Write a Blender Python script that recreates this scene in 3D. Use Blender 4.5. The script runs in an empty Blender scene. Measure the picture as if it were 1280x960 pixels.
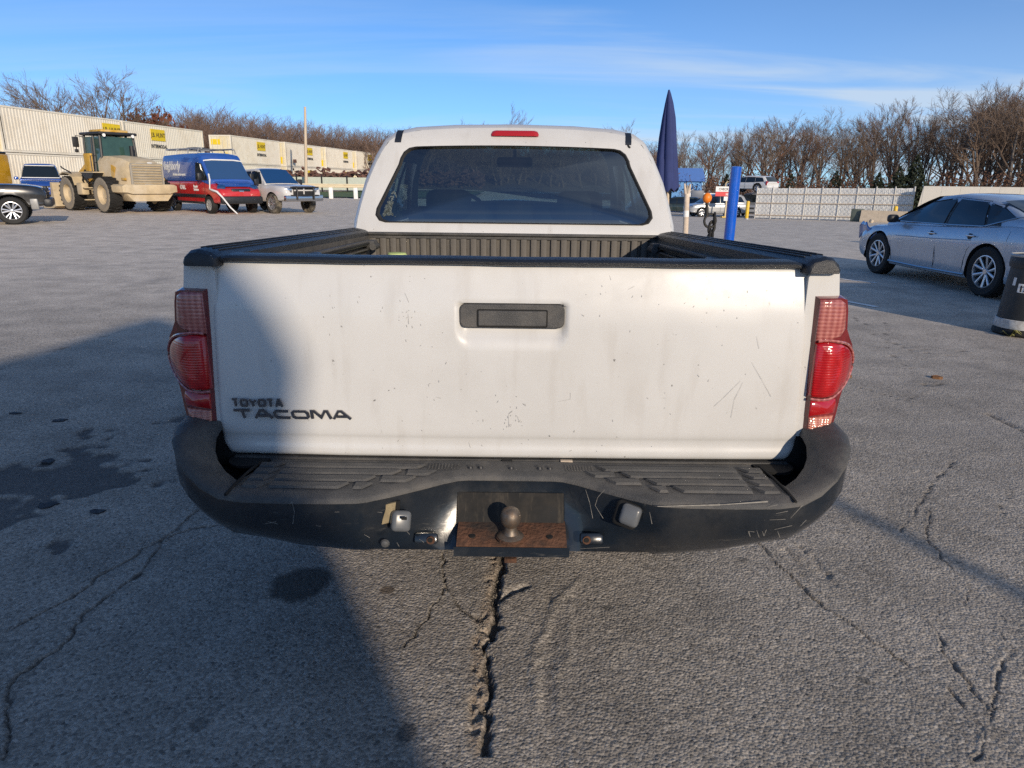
import bpy, bmesh, math, random
import numpy as np
from mathutils import Matrix, Vector, Euler
random.seed(7)
SC = bpy.context.scene
COL = SC.collection
R = math.radians

# ------------------------------------------------------------------ camera
CAM_H = 1.5
FPX, PITCH, ROLL = 880.0, math.atan(254 / 880), R(.7)
cam = bpy.data.cameras.new('camera')
cam.sensor_width = 36
cam.lens = 36 * FPX / 1280
cam.clip_start, cam.clip_end = .05, 3000
co = bpy.data.objects.new('camera', cam)
COL.objects.link(co)
co.matrix_world = (Matrix.Translation((0, 0, CAM_H)) @ Matrix.Rotation(R(90) - PITCH, 4, 'X') @ Matrix.Rotation(ROLL, 4, 'Z'))
SC.camera = co

# ------------------------------------------------------------------ sky, sun, exposure
SUN_EL, SUN_AZ = R(17), R(24.5)          # azimuth: right of straight behind the camera
sun_dir = Vector((math.sin(SUN_AZ) * math.cos(SUN_EL), -math.cos(SUN_AZ) * math.cos(SUN_EL), math.sin(SUN_EL)))
W = bpy.data.worlds.new('World')
SC.world = W
W.use_nodes = True
wt = W.node_tree
wt.nodes.clear()
def wn(t, **k):
    n = wt.nodes.new(t)
    for a, b in k.items():
        setattr(n, a, b)
    return n
wo = wn('ShaderNodeOutputWorld')
wb = wn('ShaderNodeBackground')
wb.inputs['Strength'].default_value = .15
sky = wn('ShaderNodeTexSky', sky_type='NISHITA')
sky.sun_disc = False
sky.sun_elevation = SUN_EL
sky.sun_rotation = math.pi - SUN_AZ
sky.altitude = 0
sky.air_density, sky.dust_density, sky.ozone_density = .62, 0, 7.0
tc = wn('ShaderNodeTexCoord')
sep = wn('ShaderNodeSeparateXYZ')
wt.links.new(tc.outputs['Generated'], sep.inputs[0])
def wmath(op, a, b=None, c=None):
    n = wn('ShaderNodeMath', operation=op)
    for i, v in enumerate((a, b, c)):
        if v is None: continue
        if isinstance(v, (int, float)): n.inputs[i].default_value = v
        else: wt.links.new(v, n.inputs[i])
    return n.outputs[0]
zc = wmath('ADD', wmath('MAXIMUM', sep.outputs[2], 0), .12)
cx, cy = wmath('DIVIDE', sep.outputs[0], zc), wmath('DIVIDE', sep.outputs[1], zc)
comb = wn('ShaderNodeCombineXYZ')
wt.links.new(cx, comb.inputs[0]); wt.links.new(cy, comb.inputs[1])
mp = wn('ShaderNodeMapping')
mp.inputs['Rotation'].default_value = (0, 0, R(28))
mp.inputs['Scale'].default_value = (.30, 1.25, 1)
mp.inputs['Location'].default_value = (1.3, 2.05, 0)
wt.links.new(comb.outputs[0], mp.inputs[0])
n1 = wn('ShaderNodeTexNoise'); n1.inputs['Scale'].default_value = 1.0; n1.inputs['Detail'].default_value = 9; n1.inputs['Roughness'].default_value = .55; n1.inputs['Distortion'].default_value = .6
wt.links.new(mp.outputs[0], n1.inputs['Vector'])
mp2 = wn('ShaderNodeMapping'); mp2.inputs['Scale'].default_value = (.16, .16, 1); mp2.inputs['Location'].default_value = (-.05, .3, 0)
wt.links.new(comb.outputs[0], mp2.inputs[0])
n2 = wn('ShaderNodeTexNoise'); n2.inputs['Scale'].default_value = 1.0; n2.inputs['Detail'].default_value = 4
wt.links.new(mp2.outputs[0], n2.inputs['Vector'])
def wramp(x, a, b):
    n = wn('ShaderNodeMapRange', interpolation_type='SMOOTHSTEP')
    n.inputs['From Min'].default_value, n.inputs['From Max'].default_value = a, b
    wt.links.new(x, n.inputs['Value'])
    return n.outputs[0]
veil = wramp(wmath('ADD', wmath('ADD', n2.outputs[0], wmath('MULTIPLY', sep.outputs[0], .20)), wmath('MULTIPLY', sep.outputs[1], -.09)), .34, .62)
streak = wramp(n1.outputs[0], .40, .72)
cf = wmath('MULTIPLY', wmath('ADD', wmath('MULTIPLY', streak, .95), .16), wmath('ADD', wmath('MULTIPLY', veil, .72), .20))
low = wmath('POWER', wmath('SUBTRACT', 1, wramp(sep.outputs[2], -.02, .42)), 2.2)      # thin veil towards the horizon
cf = wmath('MINIMUM', wmath('ADD', cf, wmath('MULTIPLY', low, .38)), .85)
mix = wn('ShaderNodeMix', data_type='RGBA')
wt.links.new(cf, mix.inputs['Factor'])
tint = wn('ShaderNodeMix', data_type='RGBA', blend_type='MULTIPLY')
tint.inputs['Factor'].default_value = 1
wt.links.new(sky.outputs[0], tint.inputs['A'])
tint.inputs['B'].default_value = (.50, .78, .80, 1)
wt.links.new(tint.outputs['Result'], mix.inputs['A'])
mix.inputs['B'].default_value = (3.2, 3.8, 4.5, 1)
wt.links.new(mix.outputs['Result'], wb.inputs['Color'])
wt.links.new(wb.outputs[0], wo.inputs['Surface'])

sl = bpy.data.lights.new('sun', 'SUN')
sl.energy = 3.4
sl.angle = R(.7)
sl.color = (1.0, .85, .67)
so = bpy.data.objects.new('sun', sl)
COL.objects.link(so)
so.location = sun_dir * 60
so.rotation_euler = sun_dir.to_track_quat('Z', 'Y').to_euler()
SC.view_settings.view_transform = 'Standard'
SC.view_settings.look = 'None'
SC.view_settings.exposure = .34
SC.view_settings.gamma = 1
SC.view_settings.use_curve_mapping = False
SC.cycles.max_bounces = 6
SC.cycles.transparent_max_bounces = 12
SC.cycles.use_denoising = False

# ------------------------------------------------------------------ where things of the photograph stand
def ray(px, py):
    u, v = (px - 640) / FPX, (py - 480) / FPX
    c, s = math.cos(ROLL), math.sin(ROLL)
    u, v = c * u + s * v, -s * u + c * v
    return (u, math.cos(PITCH) - v * math.sin(PITCH), -math.sin(PITCH) - v * math.cos(PITCH))
def at(px, py, Y):
    d = ray(px, py); t = Y / d[1]
    return Vector((d[0] * t, Y, CAM_H + d[2] * t))
def sstep(a, b, x):
    t = np.clip((np.asarray(x, float) - a) / (b - a), 0, 1)
    return t * t * (3 - 2 * t)
def gz(x, y):                                   # the yard falls gently away on the right
    return -.024 * (np.clip(np.asarray(y, float), 14, 72) - 14) * sstep(-8, 8, x) * sstep(14, 22, y)
def G(px, py):
    d = ray(px, py); z = 0.0
    for _ in range(30):
        t = (z - CAM_H) / d[2]
        z = .5 * z + .5 * float(gz(d[0] * t, d[1] * t))
    return Vector((d[0] * t, d[1] * t, z))

# ------------------------------------------------------------------ materials
def mat(name, col, rough=.5, metal=0., var=.0, vscale=4., bump=0., bscale=60., coat=0., spec=None, dirt=None, dirt_amt=0., dscale=3.):
    m = bpy.data.materials.new(name)
    m.use_nodes = True
    nt = m.node_tree
    b = nt.nodes['Principled BSDF']
    b.inputs['Base Color'].default_value = (*col, 1)
    b.inputs['Roughness'].default_value = rough
    b.inputs['Metallic'].default_value = metal
    if coat: b.inputs['Coat Weight'].default_value = coat; b.inputs['Coat Roughness'].default_value = .06
    if spec is not None: b.inputs['Specular IOR Level'].default_value = spec
    t = nt.nodes.new('ShaderNodeTexCoord')
    out = None
    if var or dirt:
        n = nt.nodes.new('ShaderNodeTexNoise'); n.inputs['Scale'].default_value = vscale; n.inputs['Detail'].default_value = 8; n.inputs['Roughness'].default_value = .65
        nt.links.new(t.outputs['Object'], n.inputs['Vector'])
        mr = nt.nodes.new('ShaderNodeMapRange')
        mr.inputs['From Min'].default_value, mr.inputs['From Max'].default_value = .3, .7
        mr.inputs['To Min'].default_value, mr.inputs['To Max'].default_value = 1 - var, 1 + var
        nt.links.new(n.outputs[0], mr.inputs['Value'])
        mx = nt.nodes.new('ShaderNodeMix'); mx.data_type = 'RGBA'; mx.blend_type = 'MULTIPLY'; mx.inputs['Factor'].default_value = 1
        mx.inputs['A'].default_value = (*col, 1)
        nt.links.new(mr.outputs[0], mx.inputs['B'])
        out = mx.outputs['Result']
        if dirt:
            n3 = nt.nodes.new('ShaderNodeTexNoise'); n3.inputs['Scale'].default_value = dscale; n3.inputs['Detail'].default_value = 9; n3.inputs['Roughness'].default_value = .7
            nt.links.new(t.outputs['Object'], n3.inputs['Vector'])
            r3 = nt.nodes.new('ShaderNodeMapRange'); r3.interpolation_type = 'SMOOTHSTEP'
            r3.inputs['From Min'].default_value, r3.inputs['From Max'].default_value = .42, .68
            r3.inputs['To Max'].default_value = dirt_amt
            nt.links.new(n3.outputs[0], r3.inputs['Value'])
            m3 = nt.nodes.new('ShaderNodeMix'); m3.data_type = 'RGBA'
            nt.links.new(r3.outputs[0], m3.inputs['Factor']); nt.links.new(out, m3.inputs['A'])
            m3.inputs['B'].default_value = (*dirt, 1)
            out = m3.outputs['Result']
            mrr = nt.nodes.new('ShaderNodeMath'); mrr.operation = 'MULTIPLY_ADD'
            nt.links.new(r3.outputs[0], mrr.inputs[0]); mrr.inputs[1].default_value = .35; mrr.inputs[2].default_value = rough
            nt.links.new(mrr.outputs[0], b.inputs['Roughness'])
        nt.links.new(out, b.inputs['Base Color'])
    if bump:
        n = nt.nodes.new('ShaderNodeTexNoise'); n.inputs['Scale'].default_value = bscale; n.inputs['Detail'].default_value = 5
        nt.links.new(t.outputs['Object'], n.inputs['Vector'])
        bp = nt.nodes.new('ShaderNodeBump'); bp.inputs['Strength'].default_value = bump; bp.inputs['Distance'].default_value = .01
        nt.links.new(n.outputs[0], bp.inputs['Height'])
        nt.links.new(bp.outputs[0], b.inputs['Normal'])
    return m
def glass(name, tint, refl=1.0, dust=None, dust_amt=0.):
    m = bpy.data.materials.new(name); m.use_nodes = True
    nt = m.node_tree; nt.nodes.remove(nt.nodes['Principled BSDF'])
    o = nt.nodes['Material Output']
    tr = nt.nodes.new('ShaderNodeBsdfTransparent'); tr.inputs[0].default_value = (*tint, 1)
    gl = nt.nodes.new('ShaderNodeBsdfGlossy'); gl.inputs['Roughness'].default_value = .02; gl.inputs['Color'].default_value = (.95, .97, 1, 1)
    fr = nt.nodes.new('ShaderNodeFresnel'); fr.inputs[0].default_value = 1.5
    mu = nt.nodes.new('ShaderNodeMath'); mu.operation = 'MULTIPLY'; mu.inputs[1].default_value = refl; mu.use_clamp = True
    nt.links.new(fr.outputs[0], mu.inputs[0])
    mx = nt.nodes.new('ShaderNodeMixShader')
    nt.links.new(mu.outputs[0], mx.inputs[0]); nt.links.new(tr.outputs[0], mx.inputs[1]); nt.links.new(gl.outputs[0], mx.inputs[2])
    res = mx.outputs[0]
    if dust:
        t = nt.nodes.new('ShaderNodeTexCoord')
        n = nt.nodes.new('ShaderNodeTexNoise'); n.inputs['Scale'].default_value = 3; n.inputs['Detail'].default_value = 8; n.inputs['Roughness'].default_value = .7
        mpn = nt.nodes.new('ShaderNodeMapping'); mpn.inputs['Scale'].default_value = (3, 1, .7)
        nt.links.new(t.outputs['Object'], mpn.inputs[0]); nt.links.new(mpn.outputs[0], n.inputs['Vector'])
        mr = nt.nodes.new('ShaderNodeMapRange'); mr.inputs['From Min'].default_value, mr.inputs['From Max'].default_value = .35, .8
        mr.inputs['To Min'].default_value, mr.inputs['To Max'].default_value = dust_amt * .25, dust_amt
        nt.links.new(n.outputs[0], mr.inputs['Value'])
        df = nt.nodes.new('ShaderNodeBsdfDiffuse'); df.inputs[0].default_value = (*dust, 1)
        m2 = nt.nodes.new('ShaderNodeMixShader')
        nt.links.new(mr.outputs[0], m2.inputs[0]); nt.links.new(res, m2.inputs[1]); nt.links.new(df.outputs[0], m2.inputs[2])
        res = m2.outputs[0]
    nt.links.new(res, o.inputs['Surface'])
    return m

M = {}
M['black_plastic'] = mat('black_plastic', (.014, .016, .020), .42, var=.3, vscale=9, bump=.25, bscale=420)
M['grey_plastic'] = mat('grey_plastic', (.055, .055, .055), .55, var=.25, vscale=14, bump=.35, bscale=500, dirt=(.17, .15, .125), dirt_amt=.35, dscale=7)
M['liner'] = mat('liner', (.075, .068, .06), .6, var=.25, vscale=10, bump=.2, bscale=300, dirt=(.18, .16, .13), dirt_amt=.4, dscale=6)
M['rubber'] = mat('rubber', (.012, .012, .012), .75, var=.2, bump=.2)
M['rubber_dusty'] = mat('rubber_dusty', (.05, .045, .038), .85, var=.3, dirt=(.28, .24, .18), dirt_amt=.8, dscale=4)
M['chrome'] = mat('chrome', (.55, .56, .58), .16, 1.)
M['alloy'] = mat('alloy', (.62, .63, .65), .3, .85, var=.1)
M['dark_metal'] = mat('dark_metal', (.03, .03, .032), .5, .3, var=.3)
M['galv'] = mat('galv', (.38, .38, .37), .5, .4, var=.15)
M['glass_dark'] = mat('glass_dark', (.010, .014, .017), .04, spec=.9)
M['glass_sky'] = mat('glass_sky', (.012, .055, .16), .04, spec=1.0)  # base colour carries the blue of the reflected sky
M['red_lens'] = mat('red_lens', (.30, .008, .010), .12, coat=.6, bump=.35, bscale=90)
M['black_gap'] = mat('black_gap', (.006, .006, .006), .9)
M['rust'] = mat('rust', (.11, .05, .027), .8, .2, var=.5, vscale=26, bump=.6, bscale=120, dirt=(.035, .028, .024), dirt_amt=.95, dscale=11)
M['yellow'] = mat('yellow', (.72, .46, .02), .5, var=.15, dirt=(.35, .28, .18), dirt_amt=.35)
M['wood'] = mat('wood', (.55, .45, .34), .8, var=.2, vscale=20)
M['white_mark'] = mat('white_mark', (.75, .75, .73), .7, var=.1)
M['silver'] = mat('silver', (.46, .47, .48), .35, .35, var=.12)

# ------------------------------------------------------------------ mesh helpers
def sharp(me, ang=38):
    me.polygons.foreach_set('use_smooth', [True] * len(me.polygons))
    me.set_sharp_from_angle(angle=R(ang))
def link(name, me, parent=None, loc=None):
    o = bpy.data.objects.new(name, me)
    COL.objects.link(o)
    if parent is not None: o.parent = parent
    if loc is not None: o.location = loc
    return o
def tag(o, label=None, cat=None, group=None, kind=None):
    if label: o['label'] = label
    if cat: o['category'] = cat
    if group: o['group'] = group
    if kind: o['kind'] = kind
    return o
def thing(name, label, cat, loc=(0, 0, 0), rz=0., group=None):
    o = bpy.data.objects.new(name, None)
    o.empty_display_size = .3
    COL.objects.link(o)
    o.location = loc; o.rotation_euler = (0, 0, rz)
    return tag(o, label, cat, group)
class MB:
    """collects boxes, tubes, lofts ... and links them as one mesh object"""
    def __init__(s, off=(0, 0, 0)):
        s.v, s.f, s.off = [], [], Vector(off)
    def add(s, vs, fs):
        n = len(s.v)
        s.v += [tuple(p) for p in vs]
        s.f += [tuple(n + i for i in f) for f in fs]
        return s
    def box(s, c, d, rot=None, tap=1.):
        hx, hy, hz = d[0] / 2, d[1] / 2, d[2] / 2
        vs = [Vector((x * hx * (tap if z > 0 else 1), y * hy * (tap if z > 0 else 1), z * hz)) for z in (-1, 1) for y in (-1, 1) for x in (-1, 1)]
        if rot is not None:
            E_ = Euler(rot).to_matrix(); vs = [E_ @ v for v in vs]
        return s.add([v + Vector(c) for v in vs], [(0, 2, 3, 1), (4, 5, 7, 6), (0, 1, 5, 4), (2, 6, 7, 3), (0, 4, 6, 2), (1, 3, 7, 5)])
    def rbox(s, c, d, r=.01, rot=None, seg=2):
        bm = bmesh.new(); bmesh.ops.create_cube(bm, size=1)
        bmesh.ops.scale(bm, vec=d, verts=bm.verts)
        bmesh.ops.bevel(bm, geom=bm.edges[:], offset=min(r, min(d) * .49), segments=seg, affect='EDGES', profile=.5)
        if rot is not None: bmesh.ops.rotate(bm, cent=(0, 0, 0), matrix=Euler(rot).to_matrix(), verts=bm.verts)
        bm.verts.index_update()
        s.add([v.co + Vector(c) for v in bm.verts], [[v.index for v in f.verts] for f in bm.faces]); bm.free()
        return s
    def loft(s, rings, closed=True, caps=True, skip=None):
        n = len(rings[0]); base = [p for r in rings for p in r]; fs = []
        for j in range(len(rings) - 1):
            for i in range(n if closed else n - 1):
                if skip and skip(j, i): continue
                k = (i + 1) % n
                fs.append((j * n + i, j * n + k, (j + 1) * n + k, (j + 1) * n + i))
        if caps and closed:
            fs.append(tuple(range(n - 1, -1, -1))); fs.append(tuple((len(rings) - 1) * n + i for i in range(n)))
        return s.add(base, fs)
    def tube(s, pts, rad, n=8, caps=True):
        pts = [Vector(p) for p in pts]
        if not hasattr(rad, '__len__'): rad = [rad] * len(pts)
        rings = []; up = None
        for i, p in enumerate(pts):
            d = (pts[min(i + 1, len(pts) - 1)] - pts[max(i - 1, 0)]).normalized()
            if up is None: up = Vector((0, 0, 1)) if abs(d.z) < .9 else Vector((1, 0, 0))
            a = d.cross(up)
            if a.length < 1e-4: a = d.cross(Vector((1, .3, 0)))
            a.normalize(); b = a.cross(d); up = b if False else up
            rings.append([p + (a * math.cos(q) + b * math.sin(q)) * rad[i] for q in [2 * math.pi * k / n for k in range(n)]])
        return s.loft(rings, True, caps)
    def lathe(s, prof, n=24, axis='Z', c=(0, 0, 0), closed=False):
        rings = []
        for r, h in prof:
            ring = []
            for k in range(n):
                q = 2 * math.pi * k / n; a, b = r * math.cos(q), r * math.sin(q)
                p = {'Z': (a, b, h), 'X': (h, a, b), 'Y': (b, h, a)}[axis]
                ring.append(Vector(p) + Vector(c))
            rings.append(ring)
        if closed: rings.append(rings[0])
        return s.loft(rings, True, not closed)
    def prism(s, pts2, plane, a, b):
        """extrude a 2-D outline; plane 'XZ' along Y, 'YZ' along X, 'XY' along Z"""
        f = {'XZ': lambda p, h: (p[0], h, p[1]), 'YZ': lambda p, h: (h, p[0], p[1]), 'XY': lambda p, h: (p[0], p[1], h)}[plane]
        return s.loft([[f(p, a) for p in pts2], [f(p, b) for p in pts2]])
    def grid(s, fn, nu, nv):
        vs = [fn(i / nu, j / nv) for j in range(nv + 1) for i in range(nu + 1)]
        return s.add(vs, [(j * (nu + 1) + i, j * (nu + 1) + i + 1, (j + 1) * (nu + 1) + i + 1, (j + 1) * (nu + 1) + i) for j in range(nv) for i in range(nu)])
    def mesh(s, name, m=None, smooth=38, fix=True):
        me = bpy.data.meshes.new(name)
        me.from_pydata([(p[0] - s.off.x, p[1] - s.off.y, p[2] - s.off.z) for p in s.v], [], s.f)
        if fix:
            bm = bmesh.new(); bm.from_mesh(me)
            bmesh.ops.recalc_face_normals(bm, faces=bm.faces)
            bm.to_mesh(me); bm.free()
        me.validate()
        if m is not None: me.materials.append(m)
        if smooth: sharp(me, smooth)
        return me
    def build(s, name, m=None, parent=None, smooth=38, bevel=0., fix=True):
        o = link(name, s.mesh(name, m, smooth, fix), parent)
        if bevel:
            bv = o.modifiers.new('bevel', 'BEVEL'); bv.width = bevel; bv.segments = 2; bv.limit_method = 'ANGLE'; bv.angle_limit = R(35)
        return o
def evalmesh(o):
    dg = bpy.context.evaluated_depsgraph_get(); dg.update()
    return bpy.data.meshes.new_from_object(o.evaluated_get(dg))
def cut(o, cutter_mb, m=None):
    """boolean difference, baked into the mesh"""
    cme = cutter_mb.mesh('cutter', m or M['black_gap'], 0)
    c = bpy.data.objects.new('cutter', cme); COL.objects.link(c)
    c.parent = o.parent; 
    c.matrix_parent_inverse = o.matrix_parent_inverse
    bo = o.modifiers.new('cut', 'BOOLEAN'); bo.object = c; bo.operation = 'DIFFERENCE'; bo.solver = 'EXACT'
    try: bo.material_mode = 'TRANSFER'
    except Exception: pass
    me = evalmesh(o)
    o.modifiers.clear(); o.data = me
    bpy.data.objects.remove(c)
    sharp(o.data, 38)
def text_mesh(txt, size, ext=.003, bold=.0, sx=1., shear=0., m=None, align='LEFT', spacing=1.):
    cu = bpy.data.curves.new('lettering', 'FONT')
    cu.body = txt; cu.size = size; cu.extrude = ext; cu.offset = bold; cu.shear = shear; cu.align_x = align; cu.resolution_u = 3; cu.space_character = spacing
    o = bpy.data.objects.new('lettering', cu); COL.objects.link(o)
    me = evalmesh(o)
    bpy.data.objects.remove(o); bpy.data.curves.remove(cu)
    for v in me.vertices: v.co.x *= sx
    if m: me.materials.clear(); me.materials.append(m)
    return me
def ngon(pts, z=0): return [(p[0], p[1], z) for p in pts]
def rrect(x0, x1, z0, z1, r, n=5):
    out = []
    for cx_, cz_, a0 in ((x1 - r, z1 - r, 0), (x0 + r, z1 - r, 90), (x0 + r, z0 + r, 180), (x1 - r, z0 + r, 270)):
        for k in range(n + 1):
            a = R(a0 + 90 * k / n); out.append((cx_ + r * math.cos(a), cz_ + r * math.sin(a)))
    return out
def catmull(keys, n):
    """resample a list of tuples with a Catmull-Rom curve"""
    P = np.array(keys, float); out = []
    seg = len(P) - 1
    for k in range(n + 1):
        t = k / n * seg; i = min(int(t), seg - 1); u = t - i
        p0, p1, p2, p3 = P[max(i - 1, 0)], P[i], P[i + 1], P[min(i + 2, seg)]
        out.append(tuple(.5 * (2 * p1 + (p2 - p0) * u + (2 * p0 - 5 * p1 + 4 * p2 - p3) * u * u + (3 * p1 - p0 - 3 * p2 + p3) * u ** 3)))
    return out
def interp(keys, x):
    xs = [k[0] for k in keys]
    return [float(np.interp(x, xs, [k[i] for k in keys])) for i in range(1, len(keys[0]))]
def vnoise(x, y, seed=0):
    """value noise on arrays, lattice spacing 1"""
    xi, yi = np.floor(x).astype(np.int64), np.floor(y).astype(np.int64)
    fx, fy = x - xi, y - yi
    fx, fy = fx * fx * (3 - 2 * fx), fy * fy * (3 - 2 * fy)
    def h(a, b):
        k = (a * 374761393 + b * 668265263 + seed * 974634777) & 0xffffffff
        k = ((k ^ (k >> 13)) * 1274126177) & 0xffffffff
        return ((k ^ (k >> 16)) & 0xffff) / 65535.
    return (h(xi, yi) * (1 - fx) + h(xi + 1, yi) * fx) * (1 - fy) + (h(xi, yi + 1) * (1 - fx) + h(xi + 1, yi + 1) * fx) * fy
def copy_tree(o, parent=None):
    c = o.copy(); COL.objects.link(c)
    if parent is not None: c.parent = parent
    for ch in o.children: copy_tree(ch, c)
    return c

# ------------------------------------------------------------------ the ground: one sheet, fine near the camera
def axis(a, b, step0, grow, dense):
    """coordinates from a to b with spacing step0 inside dense=(lo,hi), growing outward"""
    xs = list(np.arange(dense[0], dense[1] + 1e-9, step0))
    s, x = step0, xs[-1]
    while x < b: s *= grow; x += s; xs.append(x)
    s, x = step0, xs[0]; lo = []
    while x > a: s *= grow; x -= s; lo.append(x)
    return np.array(lo[::-1] + xs)
gx = axis(-700, 700, .0068, 1.02, (-2.0, 1.9))
ys = [1.30]
while ys[-1] < 6.5: ys.append(ys[-1] * 1.0042)
s_ = ys[-1] - ys[-2]
while ys[-1] < 900: s_ *= 1.03; ys.append(ys[-1] + s_)
s_, y_ = .012, 1.30; lo_ = []
while y_ > -120: s_ *= 1.15; y_ -= s_; lo_.append(y_)
gy = np.array(lo_[::-1] + ys)
X, Y = np.meshgrid(gx, gy)
near = sstep(9, 5.0, Y) * sstep(7, 4, np.abs(X)) * sstep(.6, 1.2, Y)
Z = gz(X, Y)
wx = X + .02 * vnoise(X * 13, Y * 13, 41); wy = Y + .02 * vnoise(X * 13, Y * 13, 42)
rough = sstep(-1.0, .15, X + .35 * (Y - 2) + .5 * (vnoise(X * 1.1, Y * 1.1, 5) - .5))    # loose crust on the right, smoother asphalt on the left
rough = .22 + .78 * rough
h = .0026 * (vnoise(wx * 31, wy * 31, 1) - .5) + .0016 * (vnoise(wx * 11, wy * 14, 2) - .5)
h += .0062 * np.maximum(0, vnoise(wx * 61, wy * 61, 3) - .5) + .0066 * np.maximum(0, vnoise(X * 92, Y * 92, 7) - .45) - .004 * np.maximum(0, vnoise(X * 38, Y * 38, 8) - .74)
h += .004 * (vnoise(X * 2.1, Y * 2.1, 4) - .5)
h *= rough * .52
crack = np.zeros_like(X); crumb = np.zeros_like(X)
def polydist(pts):
    D = np.full_like(X, 9.)
    sel = (Y > .9) & (Y < 14) & (np.abs(X) < 9)
    xs, ysel = X[sel], Y[sel]
    jx = xs + .022 * (vnoise(xs * 30, ysel * 30, 11) - .5) + .05 * (vnoise(xs * 7, ysel * 7, 12) - .5)
    jy = ysel + .022 * (vnoise(xs * 30, ysel * 30, 13) - .5) + .05 * (vnoise(xs * 7, ysel * 7, 14) - .5)
    d = np.full(xs.shape, 9.)
    for a, b in zip(pts[:-1], pts[1:]):
        ax, ay, bx, by = a[0], a[1], b[0], b[1]
        t = np.clip(((jx - ax) * (bx - ax) + (jy - ay) * (by - ay)) / ((bx - ax) ** 2 + (by - ay) ** 2), 0, 1)
        d = np.minimum(d, np.hypot(jx - ax - t * (bx - ax), jy - ay - t * (by - ay)))
    D[sel] = d
    return D
def gp(*pp): return [G(*p) for p in pp]
CRACKS = [  # (points, half width, depth)
    (gp((556, 690), (553, 735), (575, 758), (606, 774)), .006, .012),
    (gp((550, 738), (526, 780), (505, 812)), .004, .007),
    (gp((0, 795), (100, 740), (170, 690), (240, 660), (300, 652)), .007, .012),
    (gp((0, 950), (14, 880), (20, 845), (75, 810), (112, 765), (165, 722), (240, 640)), .006, .012),
    (gp((0, 462), (60, 440), (160, 412), (230, 396)), .012, .015),
    (gp((1068, 398), (1110, 418), (1150, 436), (1215, 440)), .010, .014), (gp((1085, 415), (1140, 438), (1190, 446), (1280, 455)), .012, .018),
    (gp((1108, 404), (1112, 440), (1150, 470)), .008, .012), (gp((1155, 480), (1200, 502), (1240, 520), (1280, 541)), .009, .014),
    (gp((1190, 575), (1160, 620), (1122, 662)), .006, .010), (gp((1160, 640), (1157, 680), (1200, 720), (1215, 760)), .006, .008),
    (gp((1270, 610), (1255, 640), (1280, 660)), .006, .010), (gp((905, 640), (1010, 735), (1040, 762), (1130, 832)), .006, .010),
    (gp((1150, 770), (1195, 830), (1230, 885)), .006, .009), (gp((1185, 860), (1232, 925)), .006, .010), (gp((1262, 795), (1240, 880), (1228, 960)), .006, .010),
    (gp((1060, 480), (1130, 500), (1180, 480)), .007, .009)]
for pts, w, dp in CRACKS:
    d = polydist(pts)
    w = w * .62; gap_ = sstep(.25, .5, vnoise(X * 6, Y * 6, 51)); dp = dp * (.35 + .65 * gap_)
    k = np.exp(-(d / w) ** 2) * (.3 + .7 * gap_)
    h -= dp * k; crack = np.maximum(crack, k)
    h += .0025 * np.exp(-((d - 2.4 * w) / w) ** 2)
for pts, w, dp in [(gp((980, 690), (1035, 722)), .02, .007), (gp((1000, 682), (1050, 735)), .014, .007), (gp((672, 880), (668, 830), (684, 775), (722, 728)), .016, -.005),
                   (gp((690, 960), (688, 850), (690, 740)), .02, .003), (gp((705, 890), (712, 760)), .012, -.003)]:
    h -= dp * np.exp(-(polydist(pts) / w) ** 2)
main = gp((627, 680), (622, 715), (614, 745), (609, 800), (605, 860), (606, 938))
d = polydist([(p.x + .010, p.y) for p in main])
wv = .011 + .012 * (vnoise(X * 9, Y * 9, 21) - .5)
kk = sstep(1.25, .75, d / wv)
h -= .018 * kk; crack = np.maximum(crack, kk)
d2 = polydist([(p.x - .014, p.y) for p in main])
k2 = np.exp(-(d2 / .021) ** 2)
h += k2 * (.005 * vnoise(X * 70, Y * 70, 22) - .005 - .009 * (vnoise(X * 45, Y * 45, 24) > .66)) * (1 - kk * .6); crumb = np.maximum(crumb, k2)
d3 = polydist(gp((624, 752), (640, 742), (661, 734)))
h -= .016 * np.exp(-(d3 / .012) ** 2)
# flaked-off wearing course on the left: a shallow pit with ragged rim
pc = G(70, 605)
pu = (X - pc.x - .25 * (Y - pc.y)) / .42; pv = (Y - pc.y) / .62
pit = sstep(1.12, .92, np.hypot(pu, pv) + 1.5 * (vnoise(X * 4.2, Y * 4.2, 31) - .5) + .8 * (vnoise(X * 15, Y * 15, 32) - .5))
h -= .010 * pit * near
Z = Z + h * near
ny, nx = X.shape
V = np.stack([X, Y, Z], -1).reshape(-1, 3).astype(np.float32)
idx = np.arange(ny * nx).reshape(ny, nx)
Q = np.stack([idx[:-1, :-1], idx[:-1, 1:], idx[1:, 1:], idx[1:, :-1]], -1).reshape(-1, 4)
gme = bpy.data.meshes.new('ground')
gme.vertices.add(len(V)); gme.vertices.foreach_set('co', V.ravel())
gme.loops.add(Q.size); gme.loops.foreach_set('vertex_index', Q.ravel().astype(np.int32))
gme.polygons.add(len(Q)); gme.polygons.foreach_set('loop_start', np.arange(0, Q.size, 4, dtype=np.int32))
gme.polygons.foreach_set('use_smooth', np.ones(len(Q), bool))
gme.update(); gme.validate()
for nm, arr in (('crack', crack), ('crumb', crumb), ('pit', pit * near)):
    at_ = gme.attributes.new(nm, 'FLOAT', 'POINT'); at_.data.foreach_set('value', arr.ravel().astype(np.float32))

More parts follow.
